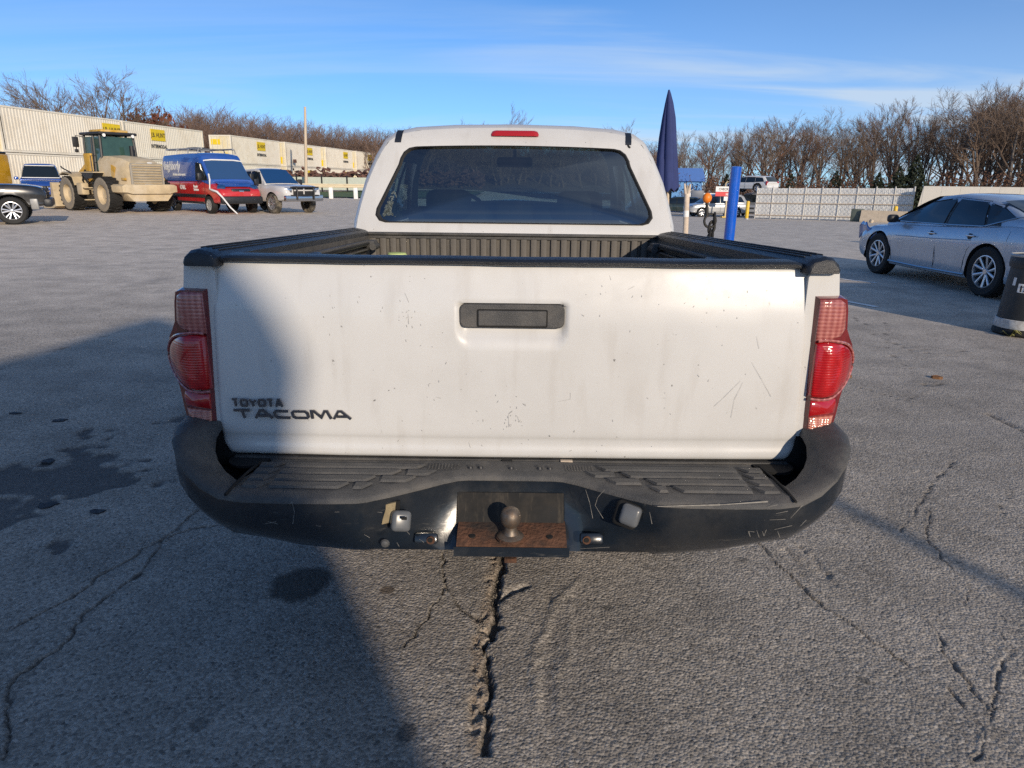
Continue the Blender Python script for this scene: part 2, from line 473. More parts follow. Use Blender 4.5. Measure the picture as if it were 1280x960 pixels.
gm = bpy.data.materials.new('asphalt'); gm.use_nodes = True
nt = gm.node_tree; bs = nt.nodes['Principled BSDF']
geo = nt.nodes.new('ShaderNodeNewGeometry')
def noise(scale, detail=6, rough=.6, vec=None, stretch=None):
    n = nt.nodes.new('ShaderNodeTexNoise'); n.inputs['Scale'].default_value = scale; n.inputs['Detail'].default_value = detail; n.inputs['Roughness'].default_value = rough
    src = geo.outputs['Position']
    if stretch:
        mpx = nt.nodes.new('ShaderNodeMapping'); mpx.inputs['Scale'].default_value = stretch; mpx.inputs['Rotation'].default_value = (0, 0, R(8))
        nt.links.new(src, mpx.inputs[0]); src = mpx.outputs[0]
    nt.links.new(src, n.inputs['Vector'])
    return n.outputs[0]
def mrange(x, a, b, c=0., d=1., smooth=True):
    n = nt.nodes.new('ShaderNodeMapRange'); n.interpolation_type = 'SMOOTHSTEP' if smooth else 'LINEAR'
    for nm_, v in zip(('From Min', 'From Max', 'To Min', 'To Max'), (a, b, c, d)): n.inputs[nm_].default_value = v
    nt.links.new(x, n.inputs['Value']); return n.outputs[0]
def mixc(f, a, b, mode='MIX'):
    n = nt.nodes.new('ShaderNodeMix'); n.data_type = 'RGBA'; n.blend_type = mode
    for k, v in (('Factor', f), ('A', a), ('B', b)):
        if isinstance(v, tuple): n.inputs[k].default_value = (*v, 1)
        elif isinstance(v, (int, float)): n.inputs[k].default_value = v
        else: nt.links.new(v, n.inputs[k])
    return n.outputs['Result']
def gmath(op, a, b):
    n = nt.nodes.new('ShaderNodeMath'); n.operation = op
    for i, v in enumerate((a, b)):
        if isinstance(v, (int, float)): n.inputs[i].default_value = v
        else: nt.links.new(v, n.inputs[i])
    return n.outputs[0]
sp = nt.nodes.new('ShaderNodeSeparateXYZ'); nt.links.new(geo.outputs['Position'], sp.inputs[0])
lar = noise(.35, 5); med = noise(2.2, 7); fin = noise(70, 4, .7); spk = noise(160, 2)
# base colour turns lighter with distance, more so to the left
farf = mrange(gmath('ADD', sp.outputs[1], gmath('MULTIPLY', gmath('SUBTRACT', lar, .5), 5.)), 2.2, 15.)
base = mixc(farf, (.33, .294, .252), (.60, .535, .455))
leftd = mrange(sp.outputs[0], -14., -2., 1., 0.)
base = mixc(gmath('MULTIPLY', leftd, gmath('MULTIPLY', farf, .75)), base, (.70, .60, .49))
base = mixc(1., base, mrange(med, .3, .7, .74, 1.22, False), 'MULTIPLY')
base = mixc(mrange(noise(1.3, 7, .65, stretch=(1.6, .5, 1)), .54, .70, 0, .42), base, (.40, .36, .31))
base = mixc(mrange(noise(.8, 8, .7), .56, .72, 0, .40), base, (.13, .125, .12))
base = mixc(1., base, mrange(fin, .3, .72, .72, 1.30, False), 'MULTIPLY')
vor = nt.nodes.new('ShaderNodeTexVoronoi'); vor.inputs['Scale'].default_value = 105; nt.links.new(geo.outputs['Position'], vor.inputs['Vector'])
stone = nt.nodes.new('ShaderNodeSeparateColor'); nt.links.new(vor.outputs['Color'], stone.inputs[0])
base = mixc(1., base, mrange(stone.outputs[0], 0, 1, .70, 1.28, False), 'MULTIPLY')
base = mixc(mrange(stone.outputs[1], .90, .96, 0, .55), base, (.46, .43, .39))
base = mixc(mrange(stone.outputs[2], .93, .98, 0, .6), base, (.07, .068, .066))
base = mixc(mrange(spk, .63, .72, 0, .4), base, (.42, .40, .37))
tread = noise(1.0, 6, .6, stretch=(.12, 1.6, 1))
base = mixc(mrange(tread, .52, .70, 0, .30), base, (.24, .225, .21))
spot = noise(.9, 3)
base = mixc(mrange(spot, .66, .74, 0, .35), base, (.20, .19, .18))
def blob(px, py, ru, rv, lean, amp, sc, lo=1.15, hi=.75):
    c = G(px, py)
    u = gmath('DIVIDE', gmath('SUBTRACT', gmath('SUBTRACT', sp.outputs[0], c.x), gmath('MULTIPLY', gmath('SUBTRACT', sp.outputs[1], c.y), lean)), ru)
    v = gmath('DIVIDE', gmath('SUBTRACT', sp.outputs[1], c.y), rv)
    r2 = gmath('SQRT', gmath('ADD', gmath('MULTIPLY', u, u), gmath('MULTIPLY', v, v)), 0)
    r2 = gmath('ADD', r2, gmath('MULTIPLY', gmath('SUBTRACT', noise(sc, 6), .5), amp))
    return mrange(r2, lo, hi)
oil = blob(375, 730, .115, .125, .1, .9, 9)
base = mixc(gmath('MULTIPLY', oil, .80), base, (.040, .037, .033))
oil2 = blob(484, 738, .03, .03, 0, .8, 14)
base = mixc(gmath('MULTIPLY', oil2, .7), base, (.09, .06, .035))
oil3 = blob(508, 917, .03, .035, 0, .8, 14)
base = mixc(gmath('MULTIPLY', oil3, .6), base, (.05, .05, .05))
base = mixc(gmath('MULTIPLY', blob(760, 760, 0.020, 0.020, 0, .9, 12), .55), base, (.07, .066, .06))
base = mixc(gmath('MULTIPLY', blob(930, 700, 0.025, 0.025, 0, .9, 12), .55), base, (.07, .066, .06))
base = mixc(gmath('MULTIPLY', blob(1080, 850, 0.020, 0.020, 0, .9, 12), .55), base, (.07, .066, .06))
base = mixc(gmath('MULTIPLY', blob(1010, 560, 0.030, 0.030, 0, .9, 12), .55), base, (.07, .066, .06))
base = mixc(gmath('MULTIPLY', blob(250, 905, 0.030, 0.030, 0, .9, 12), .55), base, (.07, .066, .06))
def attr(nm_):
    n = nt.nodes.new('ShaderNodeAttribute'); n.attribute_name = nm_; return n.outputs['Fac']
base = mixc(gmath('MULTIPLY', attr('pit'), .72), base, (.055, .055, .060))
base = mixc(gmath('MULTIPLY', attr('crumb'), .75), base, mixc(mrange(fin, .35, .65), (.22, .165, .115), (.42, .33, .24)))
base = mixc(gmath('MULTIPLY', attr('crack'), .75), base, (.05, .046, .042))
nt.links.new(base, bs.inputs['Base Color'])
bs.inputs['Roughness'].default_value = .9
bs.inputs['Specular IOR Level'].default_value = .25
relief = mrange(sp.outputs[1], 2.5, 12, 1, .08)
b1 = nt.nodes.new('ShaderNodeBump'); nt.links.new(gmath('MULTIPLY', relief, .62), b1.inputs['Strength']); b1.inputs['Distance'].default_value = .008
nt.links.new(gmath('ADD', gmath('MULTIPLY', noise(75, 8, .75), .8), gmath('MULTIPLY', vor.outputs['Distance'], -.9)), b1.inputs['Height'])
b2 = nt.nodes.new('ShaderNodeBump'); nt.links.new(gmath('MULTIPLY', relief, .2), b2.inputs['Strength']); b2.inputs['Distance'].default_value = .02
nt.links.new(noise(14, 6, .6), b2.inputs['Height']); nt.links.new(b1.outputs[0], b2.inputs['Normal'])
nt.links.new(b2.outputs[0], bs.inputs['Normal'])
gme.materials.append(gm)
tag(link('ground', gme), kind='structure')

# loose crumbs beside the open crack
rb = random.Random(3)
cb = MB()
for k in range(420):
    if k < 260:
        t = rb.random() * (len(main) - 1); i = int(t); p = main[i].lerp(main[i + 1], t - i); x, y = p.x - .012 + rb.gauss(0, .022), p.y + rb.gauss(0, .01)
    else: x, y = rb.uniform(-.5, 1.6), rb.uniform(1.5, 3.6)
    r = rb.uniform(.0015, .0046) if k < 260 else rb.uniform(.0015, .0045)
    ii, jj = min(np.searchsorted(gy, y), ny - 1), min(np.searchsorted(gx, x), nx - 1)
    z = float(Z[ii, jj]) + r * .35
    a = [Vector((x, y, z)) + Vector(q) * r * rb.uniform(.7, 1.25) for q in ((1, 0, 0), (-1, 0, 0), (0, 1, 0), (0, -1, 0), (0, 0, .8), (0, 0, -.8))]
    cb.add(a, [(0, 2, 4), (2, 1, 4), (1, 3, 4), (3, 0, 4), (2, 0, 5), (1, 2, 5), (3, 1, 5), (0, 3, 5)])
M['crumb'] = mat('crumb', (.25, .22, .18), .9, var=.4, vscale=60)
tag(cb.build('gravel', M['crumb'], smooth=0), 'tan asphalt crumbs scattered along the open crack behind the pickup', 'gravel', kind='stuff')
# faded parking stripes by the sedan
for p, q in (((1052, 349), (1096, 354)), ((1058, 377), (1096, 384))):
    a, b = G(*p), G(*q); w = .05; n = Vector((-(b - a).y, (b - a).x, 0)).normalized() * w
    st = MB().add([a - n + Vector((0, 0, .006)), b - n + Vector((0, 0, .006)), b + n + Vector((0, 0, .006)), a + n + Vector((0, 0, .006))], [(0, 1, 2, 3)])
    tag(st.build('parking_stripe', M['white_mark'], smooth=0), kind='structure')
# scraps lying about: flakes of asphalt, leaves
M['flake'] = mat('flake', (.035, .036, .042), .8, var=.4, vscale=30, bump=.4)
M['leaf'] = mat('leaf', (.16, .075, .03), .8, var=.4, vscale=60)
def flake(px, py, r, name, label, cat, m, th=.007, group=None):
    c = G(px, py); ring = []
    for k in range(11):
        a = 2 * math.pi * k / 11; q = r * .85 * rb.uniform(.55, 1.1)
        ring.append((c.x + q * math.cos(a) * 1.3, c.y + q * math.sin(a) * .9))
    mb = MB()
    mb.loft([[Vector((p[0], p[1], c.z - .004)) for p in ring], [Vector((p[0] * .97 + c.x * .03, p[1] * .97 + c.y * .03, c.z + th * rb.uniform(.6, 1.2))) for p in ring]])
    tag(mb.build(name, m, smooth=0), label, cat, group)
for i, (px, py, r, l) in enumerate([(75, 526, .045, 'dark asphalt flake lying farthest from the ragged wet patch'), (20, 517, .04, 'small dark asphalt flake at the left edge of the shaded pavement'),
                                    (60, 632, .05, 'dark asphalt flake on the near rim of the ragged wet patch'), (122, 640, .04, 'black asphalt flake at the right tip of the ragged wet patch'),
                                    (62, 577, .04, 'thin dark asphalt flake in the middle of the ragged wet patch')]):
    flake(px, py, r, 'asphalt_flake', l, 'asphalt flake', M['flake'], group='asphalt flakes on the shaded pavement')
flake(1172, 473, .045, 'dead_leaf', 'curled brown dead leaf on the sunlit asphalt right of the pickup', 'leaf', M['leaf'], .02)
flake(1060, 472, .03, 'dead_leaf', 'brown dead leaf close beside the pickup tail light', 'leaf', M['leaf'], .02)

# ------------------------------------------------------------------ the white pickup, seen from behind
T0 = Vector((0, 4.3, 0))
truck = thing('pickup_truck', 'white pickup with black step bumper and red tail lights, large in the foreground', 'pickup truck', T0)
def TB(): return MB(T0)
def paint(name, col, dirt, amt, rough=.33):
    m = mat(name, col, rough, var=.035, vscale=1.6, coat=.32, dirt=dirt, dirt_amt=amt, dscale=2.2)
    return m
# weathered white paint with chalky film, specks and fine scratches
pm = paint('white_paint', (.56, .556, .542), (.465, .455, .435), .5)
nt = pm.node_tree; b = nt.nodes['Principled BSDF']; t = nt.nodes.new('ShaderNodeTexCoord')
prev = b.inputs['Base Color'].links[0].from_socket
def layer(scale, stretch, lo, hi, col, amt, prev, detail=3):
    mpn = nt.nodes.new('ShaderNodeMapping'); mpn.inputs['Scale'].default_value = stretch
    nt.links.new(t.outputs['Object'], mpn.inputs[0])
    n = nt.nodes.new('ShaderNodeTexNoise'); n.inputs['Scale'].default_value = scale; n.inputs['Detail'].default_value = detail
    nt.links.new(mpn.outputs[0], n.inputs['Vector'])
    r = nt.nodes.new('ShaderNodeMapRange'); r.interpolation_type = 'SMOOTHSTEP'
    r.inputs['From Min'].default_value, r.inputs['From Max'].default_value, r.inputs['To Max'].default_value = lo, hi, amt
    nt.links.new(n.outputs[0], r.inputs['Value'])
    mx = nt.nodes.new('ShaderNodeMix'); mx.data_type = 'RGBA'
    nt.links.new(r.outputs[0], mx.inputs['Factor']); nt.links.new(prev, mx.inputs['A']); mx.inputs['B'].default_value = (*col, 1)
    return mx.outputs['Result']
prev = layer(9, (2.6, 1, .5), .52, .74, (.42, .395, .36), .30, prev, 8)
prev = layer(3, (1, 1, 1.4), .55, .75, (.47, .45, .42), .4, prev, 6)
prev = layer(75, (1, 1, 1), .735, .79, (.10, .095, .09), .75, prev, 2)
prev = layer(30, (1, 1, .45), .76, .80, (.16, .15, .14), .6, prev, 4)
nt.links.new(prev, b.inputs['Base Color'])
M['truck'] = pm
M['truck_bumper'] = mat('bumper_paint', (.008, .012, .018), .24, var=.3, coat=.4, dirt=(.045, .042, .038), dirt_amt=.35, dscale=5, bump=.06, bscale=40)
def streaky(m, scale, stretch, lo, hi, col, amt):
    nt = m.node_tree; b = nt.nodes['Principled BSDF']; t = nt.nodes.new('ShaderNodeTexCoord')
    src = b.inputs['Base Color'].links[0].from_socket
    mpn = nt.nodes.new('ShaderNodeMapping'); mpn.inputs['Scale'].default_value = stretch; nt.links.new(t.outputs['Object'], mpn.inputs[0])
    n = nt.nodes.new('ShaderNodeTexNoise'); n.inputs['Scale'].default_value = scale; n.inputs['Detail'].default_value = 6; n.inputs['Roughness'].default_value = .65; nt.links.new(mpn.outputs[0], n.inputs['Vector'])
    r = nt.nodes.new('ShaderNodeMapRange'); r.interpolation_type = 'SMOOTHSTEP'; r.inputs['From Min'].default_value, r.inputs['From Max'].default_value, r.inputs['To Max'].default_value = lo, hi, amt
    nt.links.new(n.outputs[0], r.inputs['Value'])
    mx = nt.nodes.new('ShaderNodeMix'); mx.data_type = 'RGBA'; nt.links.new(r.outputs[0], mx.inputs['Factor']); nt.links.new(src, mx.inputs['A']); mx.inputs['B'].default_value = (*col, 1)
    nt.links.new(mx.outputs['Result'], b.inputs['Base Color'])
streaky(M['truck_bumper'], 22, (.5, 1, 3), .62, .74, (.10, .095, .085), .5); streaky(M['truck_bumper'], 60, (1, 1, 1), .70, .76, (.16, .15, .13), .6)
M['scuff'] = mat('scuff', (.30, .29, .275), .7, var=.3, vscale=60)
M['scratch_bare'] = mat('scratch_bare', (.24, .225, .20), .6, var=.3, vscale=80)

# --- tailgate: crowned skin with a scooped handle recess
TZ0, TZ1 = .822, 1.304
prof = [(1.312, 1.705), (1.311, 1.684), (1.306, 1.675), (1.280, 1.6675), (1.240, 1.6595), (1.20, 1.6535), (1.15, 1.6505), (1.05, 1.6495), (.93, 1.652), (.892, 1.6535), (.876, 1.6575), (.862, 1.658), (.845, 1.655), (.832, 1.657), (.825, 1.668), (.822, 1.705)]
pz = catmull(prof, 90)
def tg_half(z): return float(np.interp(z, [.822, .86, .93, 1.1, 1.304], [.706, .727, .728, .7195, .712]))
def dents(x, z):
    xa, za = np.array([x]), np.array([z])
    return .0024 * (float(vnoise(xa * 5 + 3, za * 6, 61)[0]) - .5) + .0011 * (float(vnoise(xa * 16, za * 18, 62)[0]) - .5)
def scoop(x, z):
    a = max(abs(x + .0015) - (.124 - .09 * max(0, 1.165 - z) * (1 if z < 1.165 else 0) * 3.2), 0)
    inside = float(sstep(.006, -.008, abs(x + .0015) - (.126 - 1.1 * max(0, 1.150 - z) ** 1.15)))
    vz = float(sstep(1.112, 1.165, z)) * float(sstep(1.222, 1.214, z))
    return .020 * inside * vz
NXT = 170
def tgfn(u, v):
    z, y = pz[int(round(v * 90))]
    hw = tg_half(z); x = (u * 2 - 1) * hw - .006
    e = max(0, abs(u * 2 - 1) - .985) / .015
    y = y + .012 * e * e + .010 * (abs(u * 2 - 1) ** 2.5)
    return (x, y + scoop(x, z) + dents(x, z), z)
mb = TB(); mb.grid(tgfn, NXT, 90)
tailgate = mb.build('tailgate', M['truck'], truck, 60)
mb = TB(); mb.box((-.006, 1.70, 1.063), (1.40, .028, .47)); mb.build('tailgate_inner_panel', M['black_plastic'], tailgate)
# handle
mb = TB(); mb.prism(rrect(-.1265, .1235, 1.161, 1.2185, .016), 'XZ', 1.668, 1.6545); hb = mb.build('handle_bezel', M['grey_plastic'], tailgate, bevel=.003)
mb = TB(); mb.prism(rrect(-.083, .080, 1.166, 1.2035, .004), 'XZ', 1.660, 1.6505); mb.build('handle_paddle', M['grey_plastic'], tailgate, bevel=.003)
mb = TB(); mb.prism(rrect(-.086, .083, 1.1635, 1.2065, .004), 'XZ', 1.6560, 1.6538); mb.build('handle_gap', M['black_gap'], tailgate)
# lettering
M['badge'] = mat('badge', (.17, .17, .185), .25, .9, var=.2)
def stroke(mb, pts, w, y, d, shx):
    """flat ribbon with mitred corners, raised d towards the camera, chamfered edge"""
    P = [Vector(p) for p in pts]; closed = (P[0] - P[-1]).length < 1e-6
    if closed: P = P[:-1]
    n = len(P); L_, R_ = [], []
    for k in range(n):
        a, b_ = P[(k - 1) % n] if (closed or k) else P[0], P[(k + 1) % n] if (closed or k < n - 1) else P[-1]
        d0 = (P[k] - a).normalized() if (P[k] - a).length > 1e-9 else (b_ - P[k]).normalized(); d1 = (b_ - P[k]).normalized() if (b_ - P[k]).length > 1e-9 else d0
        n0, n1 = Vector((-d0.y, d0.x)), Vector((-d1.y, d1.x)); m_ = (n0 + n1).normalized(); s_ = w / max(m_.dot(n1), .45)
        L_.append(P[k] + m_ * s_); R_.append(P[k] - m_ * s_)
    rings = []
    for l, r in zip(L_, R_):
        c_ = (l + r) / 2; rings.append([(q.x, y - dd, q.y) for q, dd in ((l, 0), (l.lerp(c_, .25), d), (r.lerp(c_, .25), d), (r, 0))])
    if closed: rings.append(rings[0])
    mb.loft(rings, False, False)
GL = {'T': [[(0, 1), (1, 1)], [(.5, .93), (.5, 0)]], 'A': [[(0, 0), (.40, 1), (.60, 1), (1, 0)], [(.2, .30), (.8, .30)]], 'C': [[(1, .93), (.18, .93), (.05, .75), (.05, .25), (.18, .07), (1, .07)]],
      'O': [[(.16, .07), (.84, .07), (.96, .25), (.96, .75), (.84, .93), (.16, .93), (.04, .75), (.04, .25), (.16, .07)]], 'M': [[(0, 0), (.08, 1), (.22, 1), (.5, .18), (.78, 1), (.92, 1), (1, 0)]], 'Y': [[(0, 1), (.5, .45), (1, 1)], [(.5, .5), (.5, 0)]]}
def badge(word, x, z, w, h, name, wid, sw, shear):
    tot = sum(wid[ch] for ch in word); gap = .22 * h * (1.6 if h < .0215 else 1.4); unit = (w - gap * (len(word) - 1)) / tot; cx0 = x
    for ch in word:
        wl = wid[ch] * unit; mb = TB()
        for q, st_ in enumerate(GL[ch]): stroke(mb, [(cx0 + p[0] * wl + (p[1] - .5) * h * shear, z + p[1] * h) for p in st_], sw, 1.6502, .0035 + .0003 * q, 0)
        o = mb.build(name, M['badge'], truck, 30); cx0 += wl + gap
badge('TOYOTA', -.687, .9585, .122, .018, 'badge_letter', {'T': 1, 'O': 1.1, 'Y': 1.1, 'A': 1.1}, .0030, -.08)
badge('TACOMA', -.683, .9285, .283, .0195, 'model_letter', {'T': 1.1, 'A': 1.15, 'C': 1.05, 'O': 1.1, 'M': 1.25}, .0035, -.30)
# fine scratches
def strips(lines, plane_y, w, m, name, parent, ydir=-.0006):
    mb = TB()
    for pts in lines:
        for p, q in zip(pts[:-1], pts[1:]):
            a, b_ = at(*p, plane_y(p)), at(*q, plane_y(q)); d_ = (b_ - a); n = Vector((-d_.z, 0, d_.x)).normalized() * w
            mb.add([a - n * .5, b_ - n, b_ + n, a + n * .5], [(0, 1, 2, 3)])
    return mb.build(name, m, parent, 0)
def tgy(p):
    z = at(*p, 1.652).z
    return float(np.interp(z, [k[0] for k in pz[::-1]], [k[1] for k in pz[::-1]])) - .0016 + .010 * (abs(at(*p, 1.652).x / .72) ** 2.5)
strips([[(940, 453), (952, 474), (964, 496)], [(929, 478), (918, 500), (914, 522)], [(926, 476), (905, 497), (893, 508)], [(506, 366), (511, 378)], [(510, 392), (511, 405)], [(698, 502), (713, 499), (713, 491)],
        [(785, 362), (793, 358)], [(636, 516), (636, 534)], [(647, 520), (649, 528)], [(545, 496), (551, 498)], [(586, 553), (588, 560)], [(946, 420), (949, 436)], [(905, 350), (912, 350)], [(762, 344), (764, 350)]],
       tgy, .00032, M['scuff'], 'scratch_marks', tailgate)['kind'] = 'stuff'
rf = random.Random(9); flecks = []
for cx_, cy_, sx_, sy_, n_ in ((510, 385, 8, 22, 14), (640, 520, 10, 16, 22), (545, 470, 14, 22, 8), (780, 372, 60, 14, 12), (900, 400, 50, 40, 10), (700, 520, 120, 30, 14), (470, 370, 60, 20, 12), (620, 560, 200, 10, 12)):
    for k in range(n_):
        x_, y_ = rf.gauss(cx_, sx_), rf.gauss(cy_, sy_); flecks.append([(x_, y_), (x_ + rf.gauss(0, 1.2), y_ + rf.uniform(.6, 3.2))])
strips([f_ for f_ in flecks if 345 < f_[0][1] < 566], tgy, .00055, M['scuff'], 'scuff_flecks', tailgate)['kind'] = 'stuff'
# cap along the tailgate top
mb = TB()
rings = []
for k in range(41):
    u = k / 40; x = -.712 + u * 1.410; wob = .0006 * math.sin(u * 21) + .0003 * math.sin(u * 47); ed = 1 - .35 * max(0, abs(u * 2 - 1) - .97) / .03
    rings.append([(x, y + .010 * abs(u * 2 - 1) ** 2.5, 1.3 + (z - 1.3) * ed + wob) for y, z in ((1.662, 1.3085), (1.657, 1.311), (1.656, 1.318), (1.664, 1.323), (1.70, 1.325), (1.735, 1.323), (1.745, 1.315), (1.74, 1.306))])
mb.loft(rings).build('tailgate_cap', M['black_plastic'], truck)
mb = TB(); mb.rbox((-.706, 1.657, 1.318), (.012, .02, .016), .003); mb.build('cap_clip', M['galv'], truck)

# --- bed sides
sideprof = [(.770, .62), (.800, .72), (.822, .86), (.838, 1.0), (.838, 1.08), (.822, 1.18), (.800, 1.255), (.778, 1.300), (.755, 1.308), (.712, 1.306), (.700, 1.29), (.700, .80)]
def sec(sgn, y, inn=0.):
    f = float(np.interp(y, [1.664, 1.672, 1.70, 1.80, 2.2, 3.44], [.058, .046, .036, .024, 0, 0])) + inn
    lift = float(np.interp(y, [1.72, 1.95], [.893, .62]))
    def ff(z): return f * float(np.interp(z, [1.10, 1.27, 1.30], [1, .35, .12]))
    return [(sgn * (x - (ff(z) if x > .74 else 0)) - .004, y, max(z, lift)) for x, z in sideprof]
for sgn in (-1, 1):
    mb = TB(); mb.loft([sec(sgn, y) for y in (1.664, 1.668, 1.678, 1.70, 1.80, 2.2, 2.9, 3.43)])
    bed = mb.build('bed_side', M['truck'], truck)
    cb_ = TB(); cb_.lathe([(.47, sgn * .52 - .004), (.47, sgn * .95)], 40, 'X', (0, 2.98, .40)); cut(bed, cb_)
    # inner corner post beside the lamp (dark weather strip), deep gap by the tailgate
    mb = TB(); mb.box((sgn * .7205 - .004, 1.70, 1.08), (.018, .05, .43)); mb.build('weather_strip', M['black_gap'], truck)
    # cap of the bed rail
    mb = TB(); capp = [(.684, 1.300), (.686, 1.322), (.702, 1.333), (.730, 1.340), (.748, 1.337), (.760, 1.326), (.765, 1.311), (.763, 1.301)]
    rings = []
    for y, q, e in ((1.640, .55, .022), (1.645, .80, .008), (1.66, .97, .001), (1.70, 1, 0), (2.2, 1, 0), (2.8, 1, 0), (3.36, 1, 0), (3.42, .9, 0), (3.44, .6, .004)):
        rings.append([(sgn * (.733 + (x - .733) * (1 - e * 8) - .0) - .004, y, 1.302 + (z - 1.302) * q) for x, z in capp])
    cap = mb.loft(rings).build('rail_cap', M['black_plastic'], truck)
    mb = TB()
    for k in range(5): mb.rbox((sgn * (.703 + .014 * k) - .004, 2.52, float(np.interp(.703 + .014 * k, [.70, .73, .748, .760], [1.332, 1.3405, 1.3375, 1.327])) + .0012), (.005, 1.62, .004), .0015, seg=1)
    mb.build('cap_grain_ridges', M['black_plastic'], cap)
    # tail lamp: dark red housing with four lenses
    def lampy(x, z): return 1.646 + .9 * max(0, abs(x) - .775) ** 1.6 * 4
    out = [(.7185, 1.247), (.778, 1.249), (.794, 1.243), (.802, 1.215), (.809, 1.165), (.824, 1.140), (.840, 1.118), (.849, 1.090), (.849, 1.062), (.841, 1.030), (.826, 1.002), (.819, .980), (.813, .940), (.804, .903), (.731, .900), (.728, 1.0), (.722, 1.12)]
    def wide(P): return [(x if x < .78 else .78 + (x - .78) * 1.32, z) for x, z in P]
    out = wide(out)
    mb = TB()
    def insetp(P, d_):
        cx_ = sum(p[0] for p in P) / len(P); cz_ = sum(p[1] for p in P) / len(P)
        return [(p[0] + (cx_ - p[0]) * d_, p[1] + (cz_ - p[1]) * d_ * .35) for p in P]
    ins = insetp(out, .10)
    rr = [[(sgn * x - .004, 1.83, z) for x, z in out], [(sgn * x - .004, 1.668 + 3.2 * max(0, x - .78) ** 1.2, z) for x, z in out], [(sgn * x - .004, 1.652 + 1.6 * max(0, x - .78) ** 1.2, z) for x, z in ins]]
    mb.loft(rr); lamp = mb.build('tail_light', M['red_lens'] if False else (M.get('lamp_house') or M.setdefault('lamp_house', mat('lamp_house', (.15, .016, .018), .16, coat=.6, var=.4, vscale=40))), truck)
    # lens material copies with ribs
    def lens(name, outl, m, bulge, y0=1.653, nseg=1):
        outl = wide(outl)
        cx_ = sum(p[0] for p in outl) / len(outl); cz_ = sum(p[1] for p in outl) / len(outl)
        def yy(x): return y0 + 1.6 * max(0, x - .78) ** 1.2
        rings = [[(sgn * x - .004, yy(x) + .004, z) for x, z in outl]]
        for s_, d_ in ((1.0, 0), (.97, .45), (.90, .7), (.72, .9), (.4, 1.0), (.02, 1.02)):
            rings.append([(sgn * (cx_ + (x - cx_) * s_) - .004, yy(cx_ + (x - cx_) * s_) - .002 - bulge * d_, cz_ + (z - cz_) * s_) for x, z in outl])
        return TB().loft(rings).build(name, m, lamp, 50)
    if 'lens_clear' not in M:
        def ribbed(name, c1, c2, sx, sz, rough=.15):
            m = bpy.data.materials.new(name); m.use_nodes = True; nt = m.node_tree; b = nt.nodes['Principled BSDF']
            tcx = nt.nodes.new('ShaderNodeTexCoord'); mpx = nt.nodes.new('ShaderNodeMapping'); mpx.inputs['Scale'].default_value = (sx, 1, sz)
            nt.links.new(tcx.outputs['Object'], mpx.inputs[0])
            sx_ = nt.nodes.new('ShaderNodeSeparateXYZ'); nt.links.new(mpx.outputs[0], sx_.inputs[0])
            def sn(o_):
                q = nt.nodes.new('ShaderNodeMath'); q.operation = 'SINE'; nt.links.new(o_, q.inputs[0]); return q.outputs[0]
            mu_ = nt.nodes.new('ShaderNodeMath'); mu_.operation = 'MULTIPLY_ADD'; nt.links.new(sn(sx_.outputs[0]), mu_.inputs[0]); mu_.inputs[1].default_value = .28; mu_.inputs[2].default_value = .5
            ad_ = nt.nodes.new('ShaderNodeMath'); ad_.operation = 'MULTIPLY_ADD'; nt.links.new(sn(sx_.outputs[2]), ad_.inputs[0]); ad_.inputs[1].default_value = .24; nt.links.new(mu_.outputs[0], ad_.inputs[2])
            nz_ = nt.nodes.new('ShaderNodeTexNoise'); nz_.inputs['Scale'].default_value = 38; nt.links.new(tcx.outputs['Object'], nz_.inputs['Vector'])
            wv_ = nt.nodes.new('ShaderNodeMath'); wv_.operation = 'MULTIPLY'; nt.links.new(ad_.outputs[0], wv_.inputs[0]); nt.links.new(nz_.outputs[0], wv_.inputs[1])
            class wv1: outputs = {'Distance': wv_.outputs[0]}
            mr = nt.nodes.new('ShaderNodeMapRange'); mr.inputs['From Max'].default_value = .75; nt.links.new(wv1.outputs['Distance'], mr.inputs['Value'])
            mx = nt.nodes.new('ShaderNodeMix'); mx.data_type = 'RGBA'; mx.inputs['A'].default_value = (*c1, 1); mx.inputs['B'].default_value = (*c2, 1)
            nt.links.new(mr.outputs[0], mx.inputs['Factor']); nt.links.new(mx.outputs['Result'], b.inputs['Base Color'])
            b.inputs['Roughness'].default_value = rough; b.inputs['Coat Weight'].default_value = .7; b.inputs['Coat Roughness'].default_value = .04
            bp = nt.nodes.new('ShaderNodeBump'); bp.inputs['Strength'].default_value = .4; bp.inputs['Distance'].default_value = .004; nt.links.new(wv1.outputs['Distance'], bp.inputs['Height']); nt.links.new(bp.outputs[0], b.inputs['Normal'])
            return m
        M['lens_clear'] = ribbed('lens_clear', (.26, .06, .055), (.58, .24, .20), 430, 700)
        M['lens_red'] = ribbed('lens_red', (.30, .004, .007), (.56, .010, .012), 200, 980)
        M['lens_ribs'] = ribbed('lens_ribs', (.36, .10, .07), (.70, .32, .22), 420, 1080)
        M['lens_mid'] = mat('lens_mid', (.36, .004, .007), .12, coat=.8)
    lens('turn_lens', [(.728, 1.238), (.776, 1.240), (.790, 1.230), (.796, 1.20), (.800, 1.165), (.788, 1.150), (.766, 1.143), (.729, 1.139)], M['lens_clear'], .005)
    circ = [(.757 + .083 * math.cos(R(a)), 1.068 + .070 * math.sin(R(a))) for a in range(-112, 113, 8)]
    circ = [(max(x, .731), z) for x, z in circ]
    lens('brake_lens', circ, M['lens_red'], .016)
    ring = [(.757 + .087 * math.cos(R(a)), 1.068 + .0745 * math.sin(R(a))) for a in range(-105, 106, 7)]
